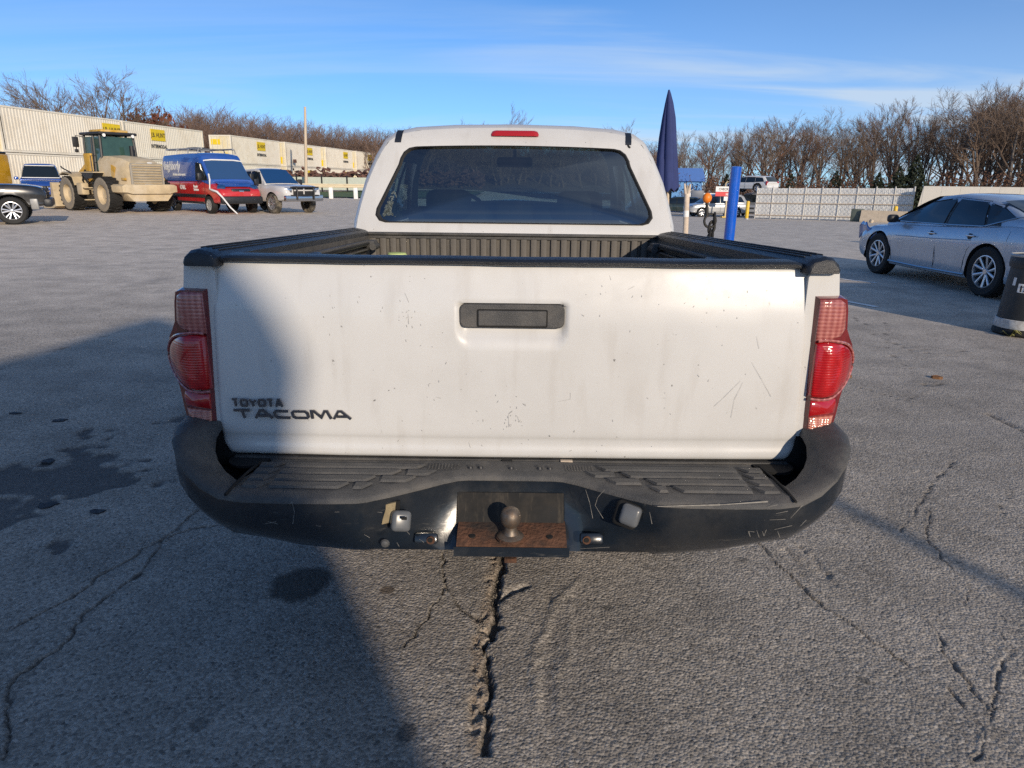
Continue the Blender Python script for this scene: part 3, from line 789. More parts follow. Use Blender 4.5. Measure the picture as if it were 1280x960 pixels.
    mb = TB(); mb.tube([(sgn * x - .004, 1.646 + 1.6 * max(0, x - .78) ** 1.2, z) for x, z in wide(ring) if x > .729], .0035, 6); mb.build('lens_rim', M['lens_clear'], lamp)
    lens('lower_lens', [(.736, .990), (.800, .992), (.806, .975), (.803, .952), (.737, .950)], M['lens_mid'], .004)
    rl = lens('reverse_lens', [(.738, .946), (.802, .947), (.796, .909), (.740, .907)], M['lens_ribs'], .003)
    mb = TB()
    for k in range(6): mb.tube([(sgn * .742 - .004, 1.6475, .913 + .0058 * k), (sgn * .787 - .004, 1.648, .913 + .0058 * k)], .0017, 6)
    mb.build('lens_rib', M['lens_ribs'], lamp)
    # white sliver and dark void under the lamp
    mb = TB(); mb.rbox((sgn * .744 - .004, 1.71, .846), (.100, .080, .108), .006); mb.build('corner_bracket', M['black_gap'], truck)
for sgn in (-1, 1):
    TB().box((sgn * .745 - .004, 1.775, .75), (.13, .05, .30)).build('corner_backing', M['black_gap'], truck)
# chassis block behind the tailgate, sill strip, wheels (hidden from here, seen from the side)
mb = TB(); mb.box((0, 1.668, .815), (1.40, .02, .014)); mb.build('sill_strip', M['grey_plastic'], truck)
mb = TB(); mb.box((.14, 1.655, .817), (.03, .012, .012)); mb.build('sill_clip', M['wood'], truck)
mb = TB(); mb.box((-.01, 1.652, .817), (.026, .012, .011)); mb.build('sill_bumper', M['rubber'], truck)
mb = TB(); mb.box((0, 4.1, .66), (1.0, 3.6, .14)); mb.box((0, 3.75, .745), (1.2, 3.0, .09)); mb.build('chassis', M['dark_metal'], truck)
# --- bed interior
mb = TB(); mb.box((0, 2.58, .81), (1.40, 1.72, .03)); mb.build('bed_floor', M['liner'], truck)
for s_ in (-1, 1): TB().rbox((s_ * .62, 2.95, .93), (.16, .75, .22), .03).build('wheel_house', M['liner'], truck)
mb = TB(); mb.box((0, 3.435, 1.03), (1.40, .02, .44)); liner = mb.build('bed_header', M['liner'], truck)
ribme = TB().rbox((0, 3.42, 1.03), (.031, .018, .405), .006).mesh('header_rib', M['liner'])
for k in range(29):
    o = link('header_rib', ribme, liner, (-.672 + k * .048, 0, 0))
mb = TB(); mb.rbox((0, 3.425, 1.252), (1.40, .045, .012), .004); mb.rbox((0, 3.43, 1.236), (1.40, .03, .014), .003); mb.build('header_rail', M['grey_plastic'], truck)
for s_ in (-1, 1):
    mb = TB(); mb.box((s_ * .690 - .002, 2.57, 1.055), (.012, 1.70, .50)); mb.build('side_liner', M['liner'], truck)
    mb = TB(); mb.rbox((s_ * .672, 2.62, 1.277), (.028, 1.42, .024), .006); mb.rbox((s_ * .668, 2.62, 1.250), (.022, 1.42, .008), .003); rail = mb.build('deck_rail', M['liner'], truck)
    mb = TB(); mb.rbox((s_ * .655, 2.62, 1.277), (.006, 1.40, .008), .002); mb.build('rail_groove', M['black_gap'], rail)
    for yc in (2.32, 3.28):
        mb = TB(); mb.rbox((s_ * .650, yc, 1.270), (.040, .085, .040), .010); mb.tube([(s_ * .638, yc - .05, 1.262), (s_ * .638, yc + .05, 1.262)], .016, 10); mb.build('tie_down_cleat', M['black_plastic'] if yc < 3 else M['grey_plastic'], rail)
    mb = TB(); mb.rbox((s_ * .684, 2.88, 1.16), (.010, .15, .05), .004); mb.build('liner_pocket', M['black_gap'], truck)
for o in list(bpy.data.objects):          # the bed rails drop a little towards the cab
    if o.name.split('.')[0] in ('bed_side', 'rail_cap', 'cap_grain_ridges', 'deck_rail', 'rail_groove', 'tie_down_cleat', 'side_liner', 'liner_pocket'):
        for v in o.data.vertices:
            if v.co.z > 1.0: v.co.z -= .036 * max(0, v.co.y + T0.y - 1.68) * min(1, (v.co.z - 1.0) / .2)
jug = thing('plastic_jug', 'pale green jug standing in the truck bed against the ribbed front wall', 'jug', (-.535, 3.27, .826))
mb = MB(); mb.lathe([(.001, 0), (.07, 0), (.075, .02), (.075, .22), (.06, .26), (.03, .285), (.03, .30)], 20); mb.build('jug_body', mat('jug', (.45, .55, .22), .4), jug)
mb = MB(); mb.lathe([(.032, .296), (.048, .30), (.050, .335), (.04, .350), (.001, .352)], 18); mb.build('jug_cap', mat('jug_cap', (.50, .60, .22), .5), jug)

# --- cab
hp = [(.785, 1.235), (.782, 1.30), (.767, 1.38), (.738, 1.50), (.692, 1.62), (.650, 1.695), (.600, 1.735), (.50, 1.758), (.30, 1.772), (0, 1.778)]
def outline(sc=0., dz=0.):
    r_ = [(x - sc * (x > .01), z - sc * (z - 1.235) / .54) for x, z in hp]
    r_ = [(x, z + dz) for x, z in r_]
    return r_ + [(-x, z) for x, z in r_[-2::-1]]
def rearY(z): return 3.462 + max(0, z - 1.25) * .50 + max(0, z - 1.69) * .5
def frontY(z): return 5.78 - (z - 1.235) * 1.45
def cabrings(sc):
    P = outline(sc)
    ringsY = [('r', .0, .022), ('r', .018, .006), ('r', .06, .0)]
    rr = []
    for _, dy, ins in ringsY:
        P2 = outline(sc + ins); rr.append([(x, rearY(z) + dy, z) for x, z in P2])
    rr.append([(x, max(rearY(z) + .30, 3.86), z) for x, z in P])
    rr.append([(x, 4.48, z) for x, z in P]); rr.append([(x, 4.58, z) for x, z in P])
    rr.append([(x, min(5.0, frontY(z) - .10), z) if z > 1.6 else (x, 5.02 + (1.6 - z) * .9, z) for x, z in P])
    rr.append([(x, frontY(z), z) for x, z in P])
    return rr
NP = 19
def cabskip(j, i):
    side = (1 <= i <= 3) or (NP - 5 <= i <= NP - 3 - 0 and i <= 16)
    side = i in (1, 2, 3, 14, 15, 16)
    return j in (3, 5) and side
rr = cabrings(0)
mb = TB(); mb.loft(rr, False, False, cabskip)
# rear wall: bridge the outline to the window opening
def winout(n_extra=0., nn=0):
    out_ = []
    def hw(z): return .672 - (z - 1.302) * .285
    zb, zt, r_ = 1.300 - n_extra, 1.667 + n_extra, .075
    pts = []
    for z0, sg in ((zb, 1),):
        pass
    def xz(u):  # walk right-bottom -> right-top -> left-top -> left-bottom
        return u
    N = 8
    right = []
    for k in range(N + 1):      # bottom-right corner
        a = R(-90 + 90 * k / N); right.append((hw(zb) + n_extra - .05 + .05 * math.cos(a), zb + .05 + .05 * math.sin(a)))
    for k in range(N + 1):
        a = R(90 * k / N); right.append((hw(zt) + n_extra - r_ - .004 + (r_) * math.cos(a), zt - r_ + r_ * math.sin(a) - .010))
    top = [(x, zt + .010 * (1 - (x / .5) ** 2) - .010) for x in np.linspace(.46, 0, 6)]
    half = right + [p for p in top]
    return half + [(-x, z) for x, z in half[-2::-1]]
wpts = winout()
def resamp(P, n):
    P = [Vector((p[0], p[1])) for p in P]; L = [0]
    for a, b_ in zip(P[:-1], P[1:]): L.append(L[-1] + (b_ - a).length)
    out_ = []
    for k in range(n + 1):
        s_ = L[-1] * k / n; i = min(max(np.searchsorted(L, s_) - 1, 0), len(P) - 2)
        out_.append(tuple(P[i].lerp(P[i + 1], (s_ - L[i]) / max(L[i + 1] - L[i], 1e-9))))
    return out_
NR = 96
oo = outline(.022)
oo = [(oo[0][0] * .02 + .0, oo[0][1])] + oo + [(-oo[0][0] * .02, oo[0][1])]        # walk the bottom edge too
ow = [(.001, wpts[0][1])] + wpts + [(-.001, wpts[0][1])]
# match by angle round the window centre
def by_angle(P, n):
    c = Vector((0, 1.49)); res = []
    P = resamp(P, 900)
    A = [math.atan2(p[0] - c.x, -(p[1] - c.y)) for p in P]   # 0 at bottom, growing to +pi at top on the right side
    A = [a if a >= 0 else a + 2 * math.pi for a in A]
    for k in range(n + 1):
        q = 2 * math.pi * (k + .5) / (n + 1); i = int(np.argmin([abs(a - q) for a in A])); res.append(P[i])
    return res
wa = resamp(ow, NR)
def at_angles(P, Q):
    c = Vector((0, 1.49)); P = resamp(P, 1500)
    A = [math.atan2(p[0] - c.x, -(p[1] - c.y)) % (2 * math.pi) for p in P]
    return [P[int(np.argmin([abs(a - (math.atan2(q[0] - c.x, -(q[1] - c.y)) % (2 * math.pi))) for a in A]))] for q in Q]
oa = at_angles(oo, wa)
def rp(p, dy=0.): return (p[0], rearY(p[1]) + dy, p[1])
mid = [tuple(Vector(a).lerp(Vector(b_), .5)) for a, b_ in zip(oa, wa)]
mb.loft([[rp(p) for p in oa], [rp(p, -.003) for p in mid], [rp(p, .001) for p in wa], [rp(p, .02) for p in wa]], True, False)
mb.grid(lambda u, v: ((u * 2 - 1) * .784, 3.465, 1.236 + v * .012), 2, 1)
cab = mb.build('cab', M['truck'], truck, 45, fix=False)
mb = TB(); mb.loft(cabrings(.028), False, False, lambda j, i: cabskip(j, i) or j == 0)
mb.build('headliner', mat('headliner', (.10, .10, .10), .9), truck, fix=False)
# black rubber seal, tinted pane
mb = TB(); wa2 = [tuple(Vector((0, 1.49)) + (Vector(p) - Vector((0, 1.49))) * .974) for p in wa]; wa0 = [tuple(Vector((0, 1.49)) + (Vector(p) - Vector((0, 1.49))) * 1.004) for p in wa]
wam = [tuple(Vector((0, 1.49)) + (Vector(p) - Vector((0, 1.49))) * .99) for p in wa]
mb.loft([[rp(p, -.001) for p in wa0], [rp(p, -.009) for p in wam], [rp(p, .004) for p in wa2]], True, False); mb.build('window_seal', M['rubber'], truck, fix=False)
mb = TB(); n_ = len(wa2); wc = Vector((0, 1.49))
mb.loft([[rp(tuple(wc + (Vector(p) - wc) * q), .004 - .030 * (1 - q * q)) for p in wa2] for q in (1, .9, .75, .55, .35, .15, .001)], True, False)
mb.build('rear_window', glass('tinted_glass', (.25, .33, .33), 4.2, (.45, .44, .40), .015), truck, 60)
# flaking film in the lower left corner of the pane
rq = random.Random(5); mb = TB()
for k in range(230):
    x = -.645 + abs(rq.gauss(0, .045)); z = 1.325 + abs(rq.gauss(0, .05)); w = rq.uniform(.002, .006); hgt = rq.uniform(.004, .016)
    if x < -.672 + (z - 1.302) * .285 + .028: continue
    mb.add([rp((x - w * rq.random(), z), -.001), rp((x + w, z + .002), -.001), rp((x + w * rq.random(), z + hgt), -.001), rp((x - w, z + hgt * .7), -.001)], [(0, 1, 2, 3)])
mb.build('peeling_film', mat('film', (.10, .12, .115), .5), truck, 0)['kind'] = 'stuff'
# third brake light, tape strips
mb = TB(); rings = []
for s_, dy in ((1, .004), (1, -.010), (.93, -.018), (.8, -.021)):
    rings.append([rp(((x) * s_, 1.7255 + (z - 1.7255) * (s_ if s_ < 1 else 1)), dy) for x, z in [(.058 * 2 - .0, 1.712), (.118, 1.722), (.112, 1.736), (.098, 1.741), (-.098, 1.741), (-.112, 1.736), (-.118, 1.722), (-.116, 1.712)]])
M['brake3'] = mat('brake3', (.42, .012, .014), .15, coat=.6, bump=.2, bscale=200)
mb.loft(rings).build('high_brake_light', M['brake3'], truck)
for x0, x1 in ((-.592, -.560), (.548, .578)):
    mb = TB(); zs = [1.672, 1.70, 1.725, 1.745, 1.76]
    roofz = lambda x, z: z
    pts = []
    mb.grid(lambda u, v: ((x0 + (x1 - x0) * u) + .006 * (v - .5), rearY(1.676 + .060 * v) - .003 + max(0, v - .7) * .06, 1.676 + .060 * v + max(0, v - .7) * .004), 3, 8)
    mb.build('tape_strip', mat('tape', (.012, .016, .026), .45), truck)
mb = TB(); mb.tube([(.558, rearY(1.677) - .004, 1.677), (.563, rearY(1.668) - .006, 1.668), (.570, rearY(1.664) - .004, 1.664)], .005, 6); mb.build('tape_end', M['rubber'], truck)
# windows, windscreen
side_glass = glass('side_glass', (.35, .40, .40), 1.3)
for sgn in (1, -1):
    for j in (3, 5):
        mb = TB(); idx_ = [1, 2, 3, 4] if sgn == 1 else [14, 15, 16, 17]
        mb.loft([[tuple(Vector(rr[j][i]) * 1) for i in idx_], [rr[j + 1][i] for i in idx_]], False, False); mb.build('side_window', side_glass, truck, fix=False)
P_ = [(x, z) for x, z in outline(.02)]
mb = TB(); mb.v += [(x, frontY(z) - .02, z) for x, z in P_]; mb.f.append(tuple(range(len(P_)))); mb.build('windscreen', glass('screen_glass', (.62, .74, .72), 1.0), truck, 0)
# cabin: dashboard, wheel, seats, mirror
M['cabin'] = mat('cabin', (.035, .035, .036), .7, var=.2)
mb = TB(); mb.loft([[(x, 5.2 + y, 1.30 + .07 * (1 - (x / .72) ** 2) + z) for y, z in ((-.22, -.32), (-.22, -.06), (-.12, 0), (.28, -.02), (.3, -.32))] for x in np.linspace(-.71, .71, 15)]); mb.rbox((-.36, 5.10, 1.27), (.36, .24, .10), .04, seg=3); mb.build('dashboard', M['cabin'], truck)
mb = TB(); mb.lathe([(.185 + .014 * math.cos(R(a)), .014 * math.sin(R(a))) for a in range(0, 360, 45)], 28, 'Y', (0, 0, 0), True)
mb.v = [tuple(Matrix.Rotation(R(-22), 3, 'X') @ Vector(v) + Vector((-.36, 4.86, 1.24))) for v in mb.v]; mb.build('steering_wheel', M['cabin'], truck)
for sx in (-.36, .36):
    mb = TB(); mb.rbox((sx, 4.30, .86), (.50, .50, .16), .06, seg=3); mb.rbox((sx, 4.08, 1.10), (.48, .14, .52), .06, (R(-12), 0, 0), 3); st = mb.build('front_seat', M['cabin'], truck)
    mb = TB(); mb.rbox((sx, 4.0, 1.375), (.25, .09, .15), .045, seg=3); mb.tube([(sx - .05, 4.01, 1.3), (sx - .05, 4.0, 1.42)], .007, 6); mb.tube([(sx + .05, 4.01, 1.3), (sx + .05, 4.0, 1.42)], .007, 6); mb.build('headrest', M['cabin'], st)
mb = TB(); mb.rbox((0, 3.60, 1.05), (1.30, .12, .46), .05, (R(-10), 0, 0), 3); mb.build('rear_bench', M['cabin'], truck)
mb = TB(); mb.rbox((.0, 3.68, 1.335), (.19, .09, .12), .03, seg=3); mb.build('centre_headrest', M['cabin'], truck)
mb = TB(); mb.rbox((.0, 4.98, 1.62), (.24, .03, .065), .02, seg=3); mb.tube([(0, 5.0, 1.65), (0, 5.08, 1.70)], .012, 6); mb.build('rear_view_mirror', M['cabin'], truck)
# lower cab body, bonnet
lb = [(3.45, .60, .80, 1.24), (3.9, .58, .84, 1.24), (5.4, .58, .845, 1.23), (5.75, .58, .85, 1.235), (6.3, .60, .85, 1.20), (6.9, .62, .84, 1.12), (7.08, .66, .78, 1.00), (7.14, .70, .70, .84)]
mb = TB(); rings = []
for y, z0, w, z1 in catmull(lb, 30):
    cr = .12 * float(sstep(5.5, 6.0, y))
    hr = [(0, z0), (w * .9, z0), (w * .985, z0 + .06), (w, z0 + (z1 - z0) * .45), (w * .985, z1 - .10), (w * .955, z1 - .03), (w * .90, z1 - .004), (w * .5, z1 + .008 + cr * .8), (0, z1 + .012 + cr)]
    rings.append([(x, y, z) for x, z in hr] + [(-x, y, z) for x, z in hr[-2:0:-1]])
mb.loft(rings); body = mb.build('front_body', M['truck'], truck)
cb_ = TB(); cb_.lathe([(.46, -1), (.46, -.55)], 36, 'X', (0, 6.2, .40)); cb_.lathe([(.46, .55), (.46, 1)], 36, 'X', (0, 6.2, .40)); cut(body, cb_)
for s_ in (-1, 1):
    for y in (3.95, 4.52, 5.42):
        mb = TB(); mb.tube([(s_ * .842, y, .66), (s_ * .850, y, .9), (s_ * .832, y, 1.20)], .004, 5); mb.build('door_seam', M['black_gap'], truck)
    mb = TB(); mb.rbox((s_ * .860, 4.68, 1.07), (.03, .16, .03), .01); mb.build('door_handle', M['truck'], truck)
    mb = TB(); mb.rbox((s_ * .93, 5.28, 1.28), (.18, .10, .20), .04, seg=3); mb.tube([(s_ * .80, 5.30, 1.24), (s_ * .92, 5.29, 1.25)], .025, 6); mb.build('side_mirror', M['black_plastic'], truck)
def wheel_parts(r, w, spokes=5, twist=.12, steel=False, dusty=False, dish=.03):
    """tyre and rim meshes for a wheel lying along X, outer face at +X"""
    ty = MB(); rr_ = r * .66
    ty.lathe([(rr_, -w * .42), (r * .90, -w * .5), (r * .975, -w * .42), (r, -w * .28), (r, w * .28), (r * .975, w * .42), (r * .90, w * .5), (rr_, w * .44), (rr_ * .97, w * .3), (rr_ * .97, -w * .3)], 36, 'X', closed=True)
    for k in range(36):
        a = 2 * math.pi * k / 36; ty.box((0, r * 1.003 * math.cos(a), r * 1.003 * math.sin(a)), (w * .72, r * .055, r * .02), (a - math.pi / 2 + .0, 0, 0))
    ri = MB()
    ri.lathe([(rr_ * .98, w * .46), (rr_ * .93, w * .47), (rr_ * .90, w * .36), (rr_ * .86, w * .05), (rr_ * .98, -w * .3)], 36, 'X', closed=True)
    xo = w * .40 - dish
    ri.lathe([(.001, xo + .012), (r * .10, xo + .012), (r * .14, xo), (r * .14, xo - .05), (.001, xo - .05)], 18, 'X')
    for k in range(spokes):
        a = 2 * math.pi * k / spokes
        for s_ in ((-1, 1) if spokes <= 6 and not steel else (0,)):
            b0, b1 = a + s_ * .10, a + s_ * twist + (.10 if s_ == 0 else 0)
            p0 = Vector((xo - .01, r * .11 * math.cos(b0), r * .11 * math.sin(b0))); p1 = Vector((w * .40, rr_ * .95 * math.cos(b1), rr_ * .95 * math.sin(b1)))
            wd = r * (.055 if s_ else .085)
            d_ = (p1 - p0).normalized(); n_ = d_.cross(Vector((1, 0, 0))).normalized()
            ri.loft([[p + n_ * wd * q * f + Vector((x_, 0, 0)) for q, x_ in ((-1, -.022), (-1, .006), (-.4, .014), (.4, .014), (1, .006), (1, -.022))] for p, f in ((p0, .8), (p1, 1.15))])
    bk = MB(); bk.lathe([(.001, -w * .15), (rr_ * .9, -w * .15), (rr_ * .9, -w * .2), (.001, -w * .2)], 24, 'X')
    return ty.mesh('tyre', M['rubber_dusty'] if dusty else M['rubber']), ri.mesh('rim', M['galv'] if steel else M['alloy']), bk.mesh('brake_disc', M['black_gap'])
def add_wheels(root, meshes, pos, off=Vector((0, 0, 0))):
    for x, y, z in pos:
        h = link('wheel', meshes[0], root, Vector((x, y, z)) - off)
        if x < 0: h.rotation_euler = (0, 0, math.pi)
        link('rim', meshes[1], h); link('brake_disc', meshes[2], h)
add_wheels(truck, wheel_parts(.38, .24, 6), [(-.675, 2.98, .38), (.675, 2.98, .38), (-.68, 6.2, .38), (.68, 6.2, .38)], T0)

# --- rear step bumper
ST = [(0, 1.566, .802, .640, 0), (.10, 1.566, .802, .640, 0), (.125, 1.562, .802, .640, 0), (.16, 1.545, .801, .640, 0), (.21, 1.512, .800, .640, 0), (.27, 1.475, .799, .640, 0), (.325, 1.444, .799, .640, 0), (.345, 1.438, .799, .641, 0),
      (.40, 1.434, .799, .645, 0), (.50, 1.432, .799, .655, 0), (.60, 1.434, .800, .676, .0), (.655, 1.442, .804, .692, .1), (.70, 1.456, .822, .706, .25), (.74, 1.476, .850, .722, .4), (.77, 1.504, .876, .738, .55), (.795, 1.545, .898, .756, .75), (.812, 1.60, .908, .772, .92), (.822, 1.68, .908, .784, 1), (.826, 1.80, .906, .79, 1), (.828, 1.95, .904, .79, 1)]
ST = [(a, b_, z1 + .020, z0, t_) for a, b_, z1, z0, t_ in ST]
def st_at(a): return ST[a]
def bsec(sg, s_, kind):
    x, yf, zt, zb, tw = s_
    d_ = Vector((-tw, math.sqrt(max(0, 1 - tw * tw)), 0))       # inward
    def P(inn, z):
        v = Vector((x, yf, 0)) + d_ * inn
        return (sg * v.x, v.y, z)
    back = (1.648 - yf) / max(d_.y, .35) if x < .62 else .10
    back = min(back, .25)
    cx_ = 0.
    if kind == 'step':
        drop = .012 if x < .62 else .02
        return [P(back, zt - drop * (x > .62) * 1.6), P(back * .93, zt - .002 - drop * .6 * (x > .62)), P(.045, zt - .001), P(.022, zt), P(.008, zt - .004), P(.0, zt - .010), P(-.001, zt - .017 - cx_), P(.006, zt - .021 - cx_), P(.03, zt - .023 - cx_)]
    low = 1.505 if x < .62 else yf + .05
    il = max(low - yf, -.065) if x < .62 else .05
    z1 = zt - .016 - cx_
    if x < .33:                       # recessed centre: face falls back to front
        return [P(.02, z1 + .004), P(.003, z1), P(.004, z1 - .03), P(il * .25 + .004, z1 - (z1 - zb) * .45), P(il * .75, zb + .035), P(il, zb + .012), P(il + .02, zb), P(il + .2, zb)]
    return [P(.02, z1 + .004), P(.004, z1), P(.002, z1 - .02), P(.002, z1 - (z1 - zb) * .45), P(il * .55, zb + .03), P(il, zb + .006), P(il + .02, zb), P(il + .12, zb)]
full = [(-1, s_) for s_ in ST[::-1]] + [(1, s_) for s_ in ST[1:]]
mb = TB(); mb.loft([bsec(sg, s_, 'step') for sg, s_ in full], False, False); step = mb.build('bumper_step', M['grey_plastic'], truck, 50, fix=False)
mb = TB(); mb.loft([bsec(sg, s_, 'face') for sg, s_ in full], False, False); face = mb.build('bumper', M['truck_bumper'], truck, 55, fix=False)
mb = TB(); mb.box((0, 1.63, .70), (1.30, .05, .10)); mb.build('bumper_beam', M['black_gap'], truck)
for sg in (-1, 1):
    mb = TB()   # tread pads: raised bars, slanting towards the middle
    def stepz(x, y): return .8005
    for row, (y0, y1) in enumerate(((1.478, 1.508), (1.518, 1.548), (1.558, 1.586), (1.596, 1.622))):
        sk = .10 * row
        for a, b_ in ((.385, .555), (.33 - sk * .95, .362 - sk * .55), (.570, .618)):
            a2 = max(a - (sk * .55 if a > .37 and a < .5 else 0), .19)
            if b_ - a2 < .03: continue
            dx = .010
            mb.add([(sg * (a2 + dx), y0, .819), (sg * b_, y0, .819), (sg * (b_ - .0), y1, .819), (sg * (a2 - dx), y1, .819), (sg * (a2 + dx + .003), y0 + .003, .8245), (sg * (b_ - .003), y0 + .003, .8245), (sg * (b_ - .003), y1 - .003, .8245), (sg * (a2 - dx + .003), y1 - .003, .8245)],
                   [(0, 1, 5, 4), (1, 2, 6, 5), (2, 3, 7, 6), (3, 0, 4, 7), (4, 5, 6, 7)])
    mb.build('tread_bar', M['grey_plastic'], step)
    mb = TB(); mb.tube([(sg * .636, 1.436, .820), (sg * .632, 1.48, .825), (sg * .628, 1.56, .824), (sg * .622, 1.64, .82)], .0035, 5); mb.build('pad_seam', M['black_gap'], step)
    # hole where the bumper end meets the body
    mb = TB(); mb.lathe([(.001, 0), (.050, 0), (.050, .006), (.001, .007)], 20, 'Z', (sg * .660, 1.655, .812)); mb.build('bumper_gap', M['black_gap'], truck)
M['panel_dark'] = mat('panel_dark', (.020, .020, .020), .75, spec=.12, var=.3, vscale=10, dirt=(.055, .048, .04), dirt_amt=.6, dscale=9)
streaky(M['panel_dark'], 26, (2.5, 1, .35), .50, .72, (.075, .064, .05), .8); streaky(M['panel_dark'], 50, (1, 1, 1), .66, .74, (.010, .010, .010), .7)
# centre grey panel, number plate lamps, holes, screws
mb = TB(); mb.grid(lambda u, v: ((u * 2 - 1) * .128, 1.566 + (v * -.050) ** 1 + .0 - .003, .775 - v * .100), 4, 6); mb.build('centre_panel', M['panel_dark'], truck, fix=False)
mb = TB()
for x, z in ((-.10, .0), (-.075, .004), (.0, .0), (.07, .004), (.095, 0)): mb.lathe([(.001, .0065), (.006, .006), (.008, 0)], 10, 'Z', (x, 1.605, .820 + z * .2))
mb.build('step_screw', M['dark_metal'], step)['kind'] = 'stuff'
mb = TB()
for x0, x1 in ((-.20, -.13), (.135, .20)):
    for a in range(10):
        for b_ in range(4): mb.box((x0 + (x1 - x0) * a / 9, 1.585 + b_ * .009 + .01, .8225), (.0028, .0028, .002))
mb.build('grip_dots', M['grey_plastic'], step)['kind'] = 'stuff'
M['lamp_plastic'] = mat('lamp_plastic', (.10, .105, .11), .3, var=.2)
def lamp_box(px, py, Y, rot, nm, m):
    c = at(px, py, Y); mb = TB(); mb.rbox(c, (.045, .03, .048), .010, rot, 3); return mb.build(nm, m, truck)
pl = lamp_box(501, 651, 1.462, (R(-18), R(10), R(18)), 'plate_light', M['lamp_plastic']); pl['label'] = 'grey plate light hanging crooked from a torn hole'
c = at(505, 648, 1.437); TB().box(c, (.012, .006, .005), (0, R(10), R(18))).build('bulb_slot', M['black_gap'], truck)
c = at(485, 640, 1.478); TB().prism([(c.x - .014, c.z - .028), (c.x + .014, c.z - .02), (c.x + .020, c.z + .028), (c.x - .004, c.z + .022)], 'XZ', c.y - .002, c.y - .008).build('torn_hole', mat('foam', (.24, .19, .11), .9, var=.4, vscale=60), truck)
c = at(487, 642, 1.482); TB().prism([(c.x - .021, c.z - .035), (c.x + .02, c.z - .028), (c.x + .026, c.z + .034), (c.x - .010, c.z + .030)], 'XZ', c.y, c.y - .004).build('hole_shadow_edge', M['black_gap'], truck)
c = at(783, 643, 1.470); TB().rbox(c, (.058, .03, .060), .012, (R(-16), R(12), R(-22)), 3).build('plate_light_housing', M['black_gap'], truck)
pl = lamp_box(788, 644, 1.452, (R(-16), R(12), R(-22)), 'plate_light', M['lamp_plastic']); pl['label'] = 'intact plate light seated in its black housing'
# hitch shelf, ball
hx0, hx1 = at(563, 680, 1.44).x, at(716, 680, 1.44).x
mb = TB(); shelf = [(1.56, .716), (1.50, .708), (1.468, .699), (1.455, .692), (1.452, .670), (1.462, .664), (1.475, .672), (1.56, .680)]
mb.loft([[(x, y, z) for y, z in shelf] for x in np.linspace(hx0 + .012, hx1 - .012, 9)]); hitch = mb.build('hitch_plate', M['rust'], truck)
mb = TB(); mb.loft([[(x, y - .0025, z + .0) for y, z in ((1.4535, .690), (1.4500, .668), (1.460, .6615), (1.468, .664))] for x in np.linspace(hx0 + .006, hx1 - .006, 5)]); mb.build('hitch_lip', M['truck_bumper'], hitch)
bx, by = at(638, 676, 1.476).x, 1.476
mb = TB(); mb.lathe([(.001, .653), (.030, .653), (.031, .660), (.026, .663), (.019, .666), (.0145, .676), (.0145, .684), (.020, .690), (.0235, .700), (.0240, .7085), (.0225, .718), (.017, .726), (.010, .7305), (.006, .7315), (.001, .7318)], 28, 'Z', (bx, by, .0475))
mb.build('tow_ball', mat('tow_ball', (.17, .145, .12), .48, .75, var=.3, vscale=60, dirt=(.16, .09, .05), dirt_amt=.7, dscale=40), hitch)
mb = TB(); mb.lathe([(.0245, .6535), (.033, .653), (.034, .657), (.026, .6605)], 24, 'Z', (bx, by, .0475)); mb.build('ball_flange', M['rust'], hitch)
mb = TB()
for px in (590, 687): p = at(px, 672, 1.478); mb.lathe([(.001, 0), (.008, 0), (.008, .003), (.001, .003)], 12, 'Z', (p.x, 1.480, .7015))
mb.build('bolt_hole', M['black_gap'], hitch)['kind'] = 'stuff'
for px in (539, 733):
    c = at(px, 674, 1.492); mb = TB(); mb.rbox((c.x + (-.012 if px < 600 else .012), c.y + .004, c.z), (.055, .02, .026), .006, (R(-25), 0, 0)); o = mb.build('chain_eye', M['truck_bumper'], truck)
    mb = TB(); mb.lathe([(.001, 0), (.010, 0), (.010, .005), (.001, .005)], 14, 'Y', (c.x, c.y - .011, c.z + .002)); mb.build('eye_rust', M['rust'], o)
    mb = TB(); mb.lathe([(.001, 0), (.006, 0), (.006, .004), (.001, .004)], 12, 'Y', (c.x - .001, c.y - .0135, c.z + .004)); mb.build('eye_hole', M['black_gap'], o)
# scratches and bright worn edge on the black metal
def fy(p): 
    x = abs(at(*p, 1.44).x)
    return float(np.interp(x, [.13, .20, .33, .6, .72, .8], [1.50, 1.478, 1.434, 1.430, 1.452, 1.52])) - .004
strips([[(365, 627), (368, 640), (366, 655)], [(362, 630), (366, 627)], [(335, 652), (347, 655)], [(732, 612), (737, 628), (741, 648)], [(756, 612), (747, 622), (744, 632), (754, 648)], [(472, 640), (478, 641)],
        [(935, 664), (938, 671), (936, 664), (943, 665)], [(946, 663), (949, 672)], [(953, 664), (955, 670), (958, 662)], [(968, 662), (990, 657)], [(972, 664), (975, 672)], [(988, 648), (1003, 632)], [(962, 650), (982, 649)], [(960, 634), (972, 631)], [(970, 642), (985, 639)],
        [(1000, 658), (1008, 650)], [(812, 640), (815, 655)], [(505, 660), (512, 668)], [(496, 678), (499, 683)], [(524, 674), (530, 678)], [(455, 668), (462, 672)], [(725, 686), (762, 684)], [(418, 640), (424, 640)], [(330, 655), (345, 652)], [(395, 657), (401, 658)]], fy, .00042, M['scratch_bare'], 'scratch_marks', truck)['kind'] = 'stuff'
strips([[(822, 633), (900, 631), (960, 627)]], lambda p: 1.4285, .0017, M['scratch_bare'], 'worn_edge', truck)
M['glint_grey'] = mat('glint_grey', (.10, .10, .10), .4, .3)
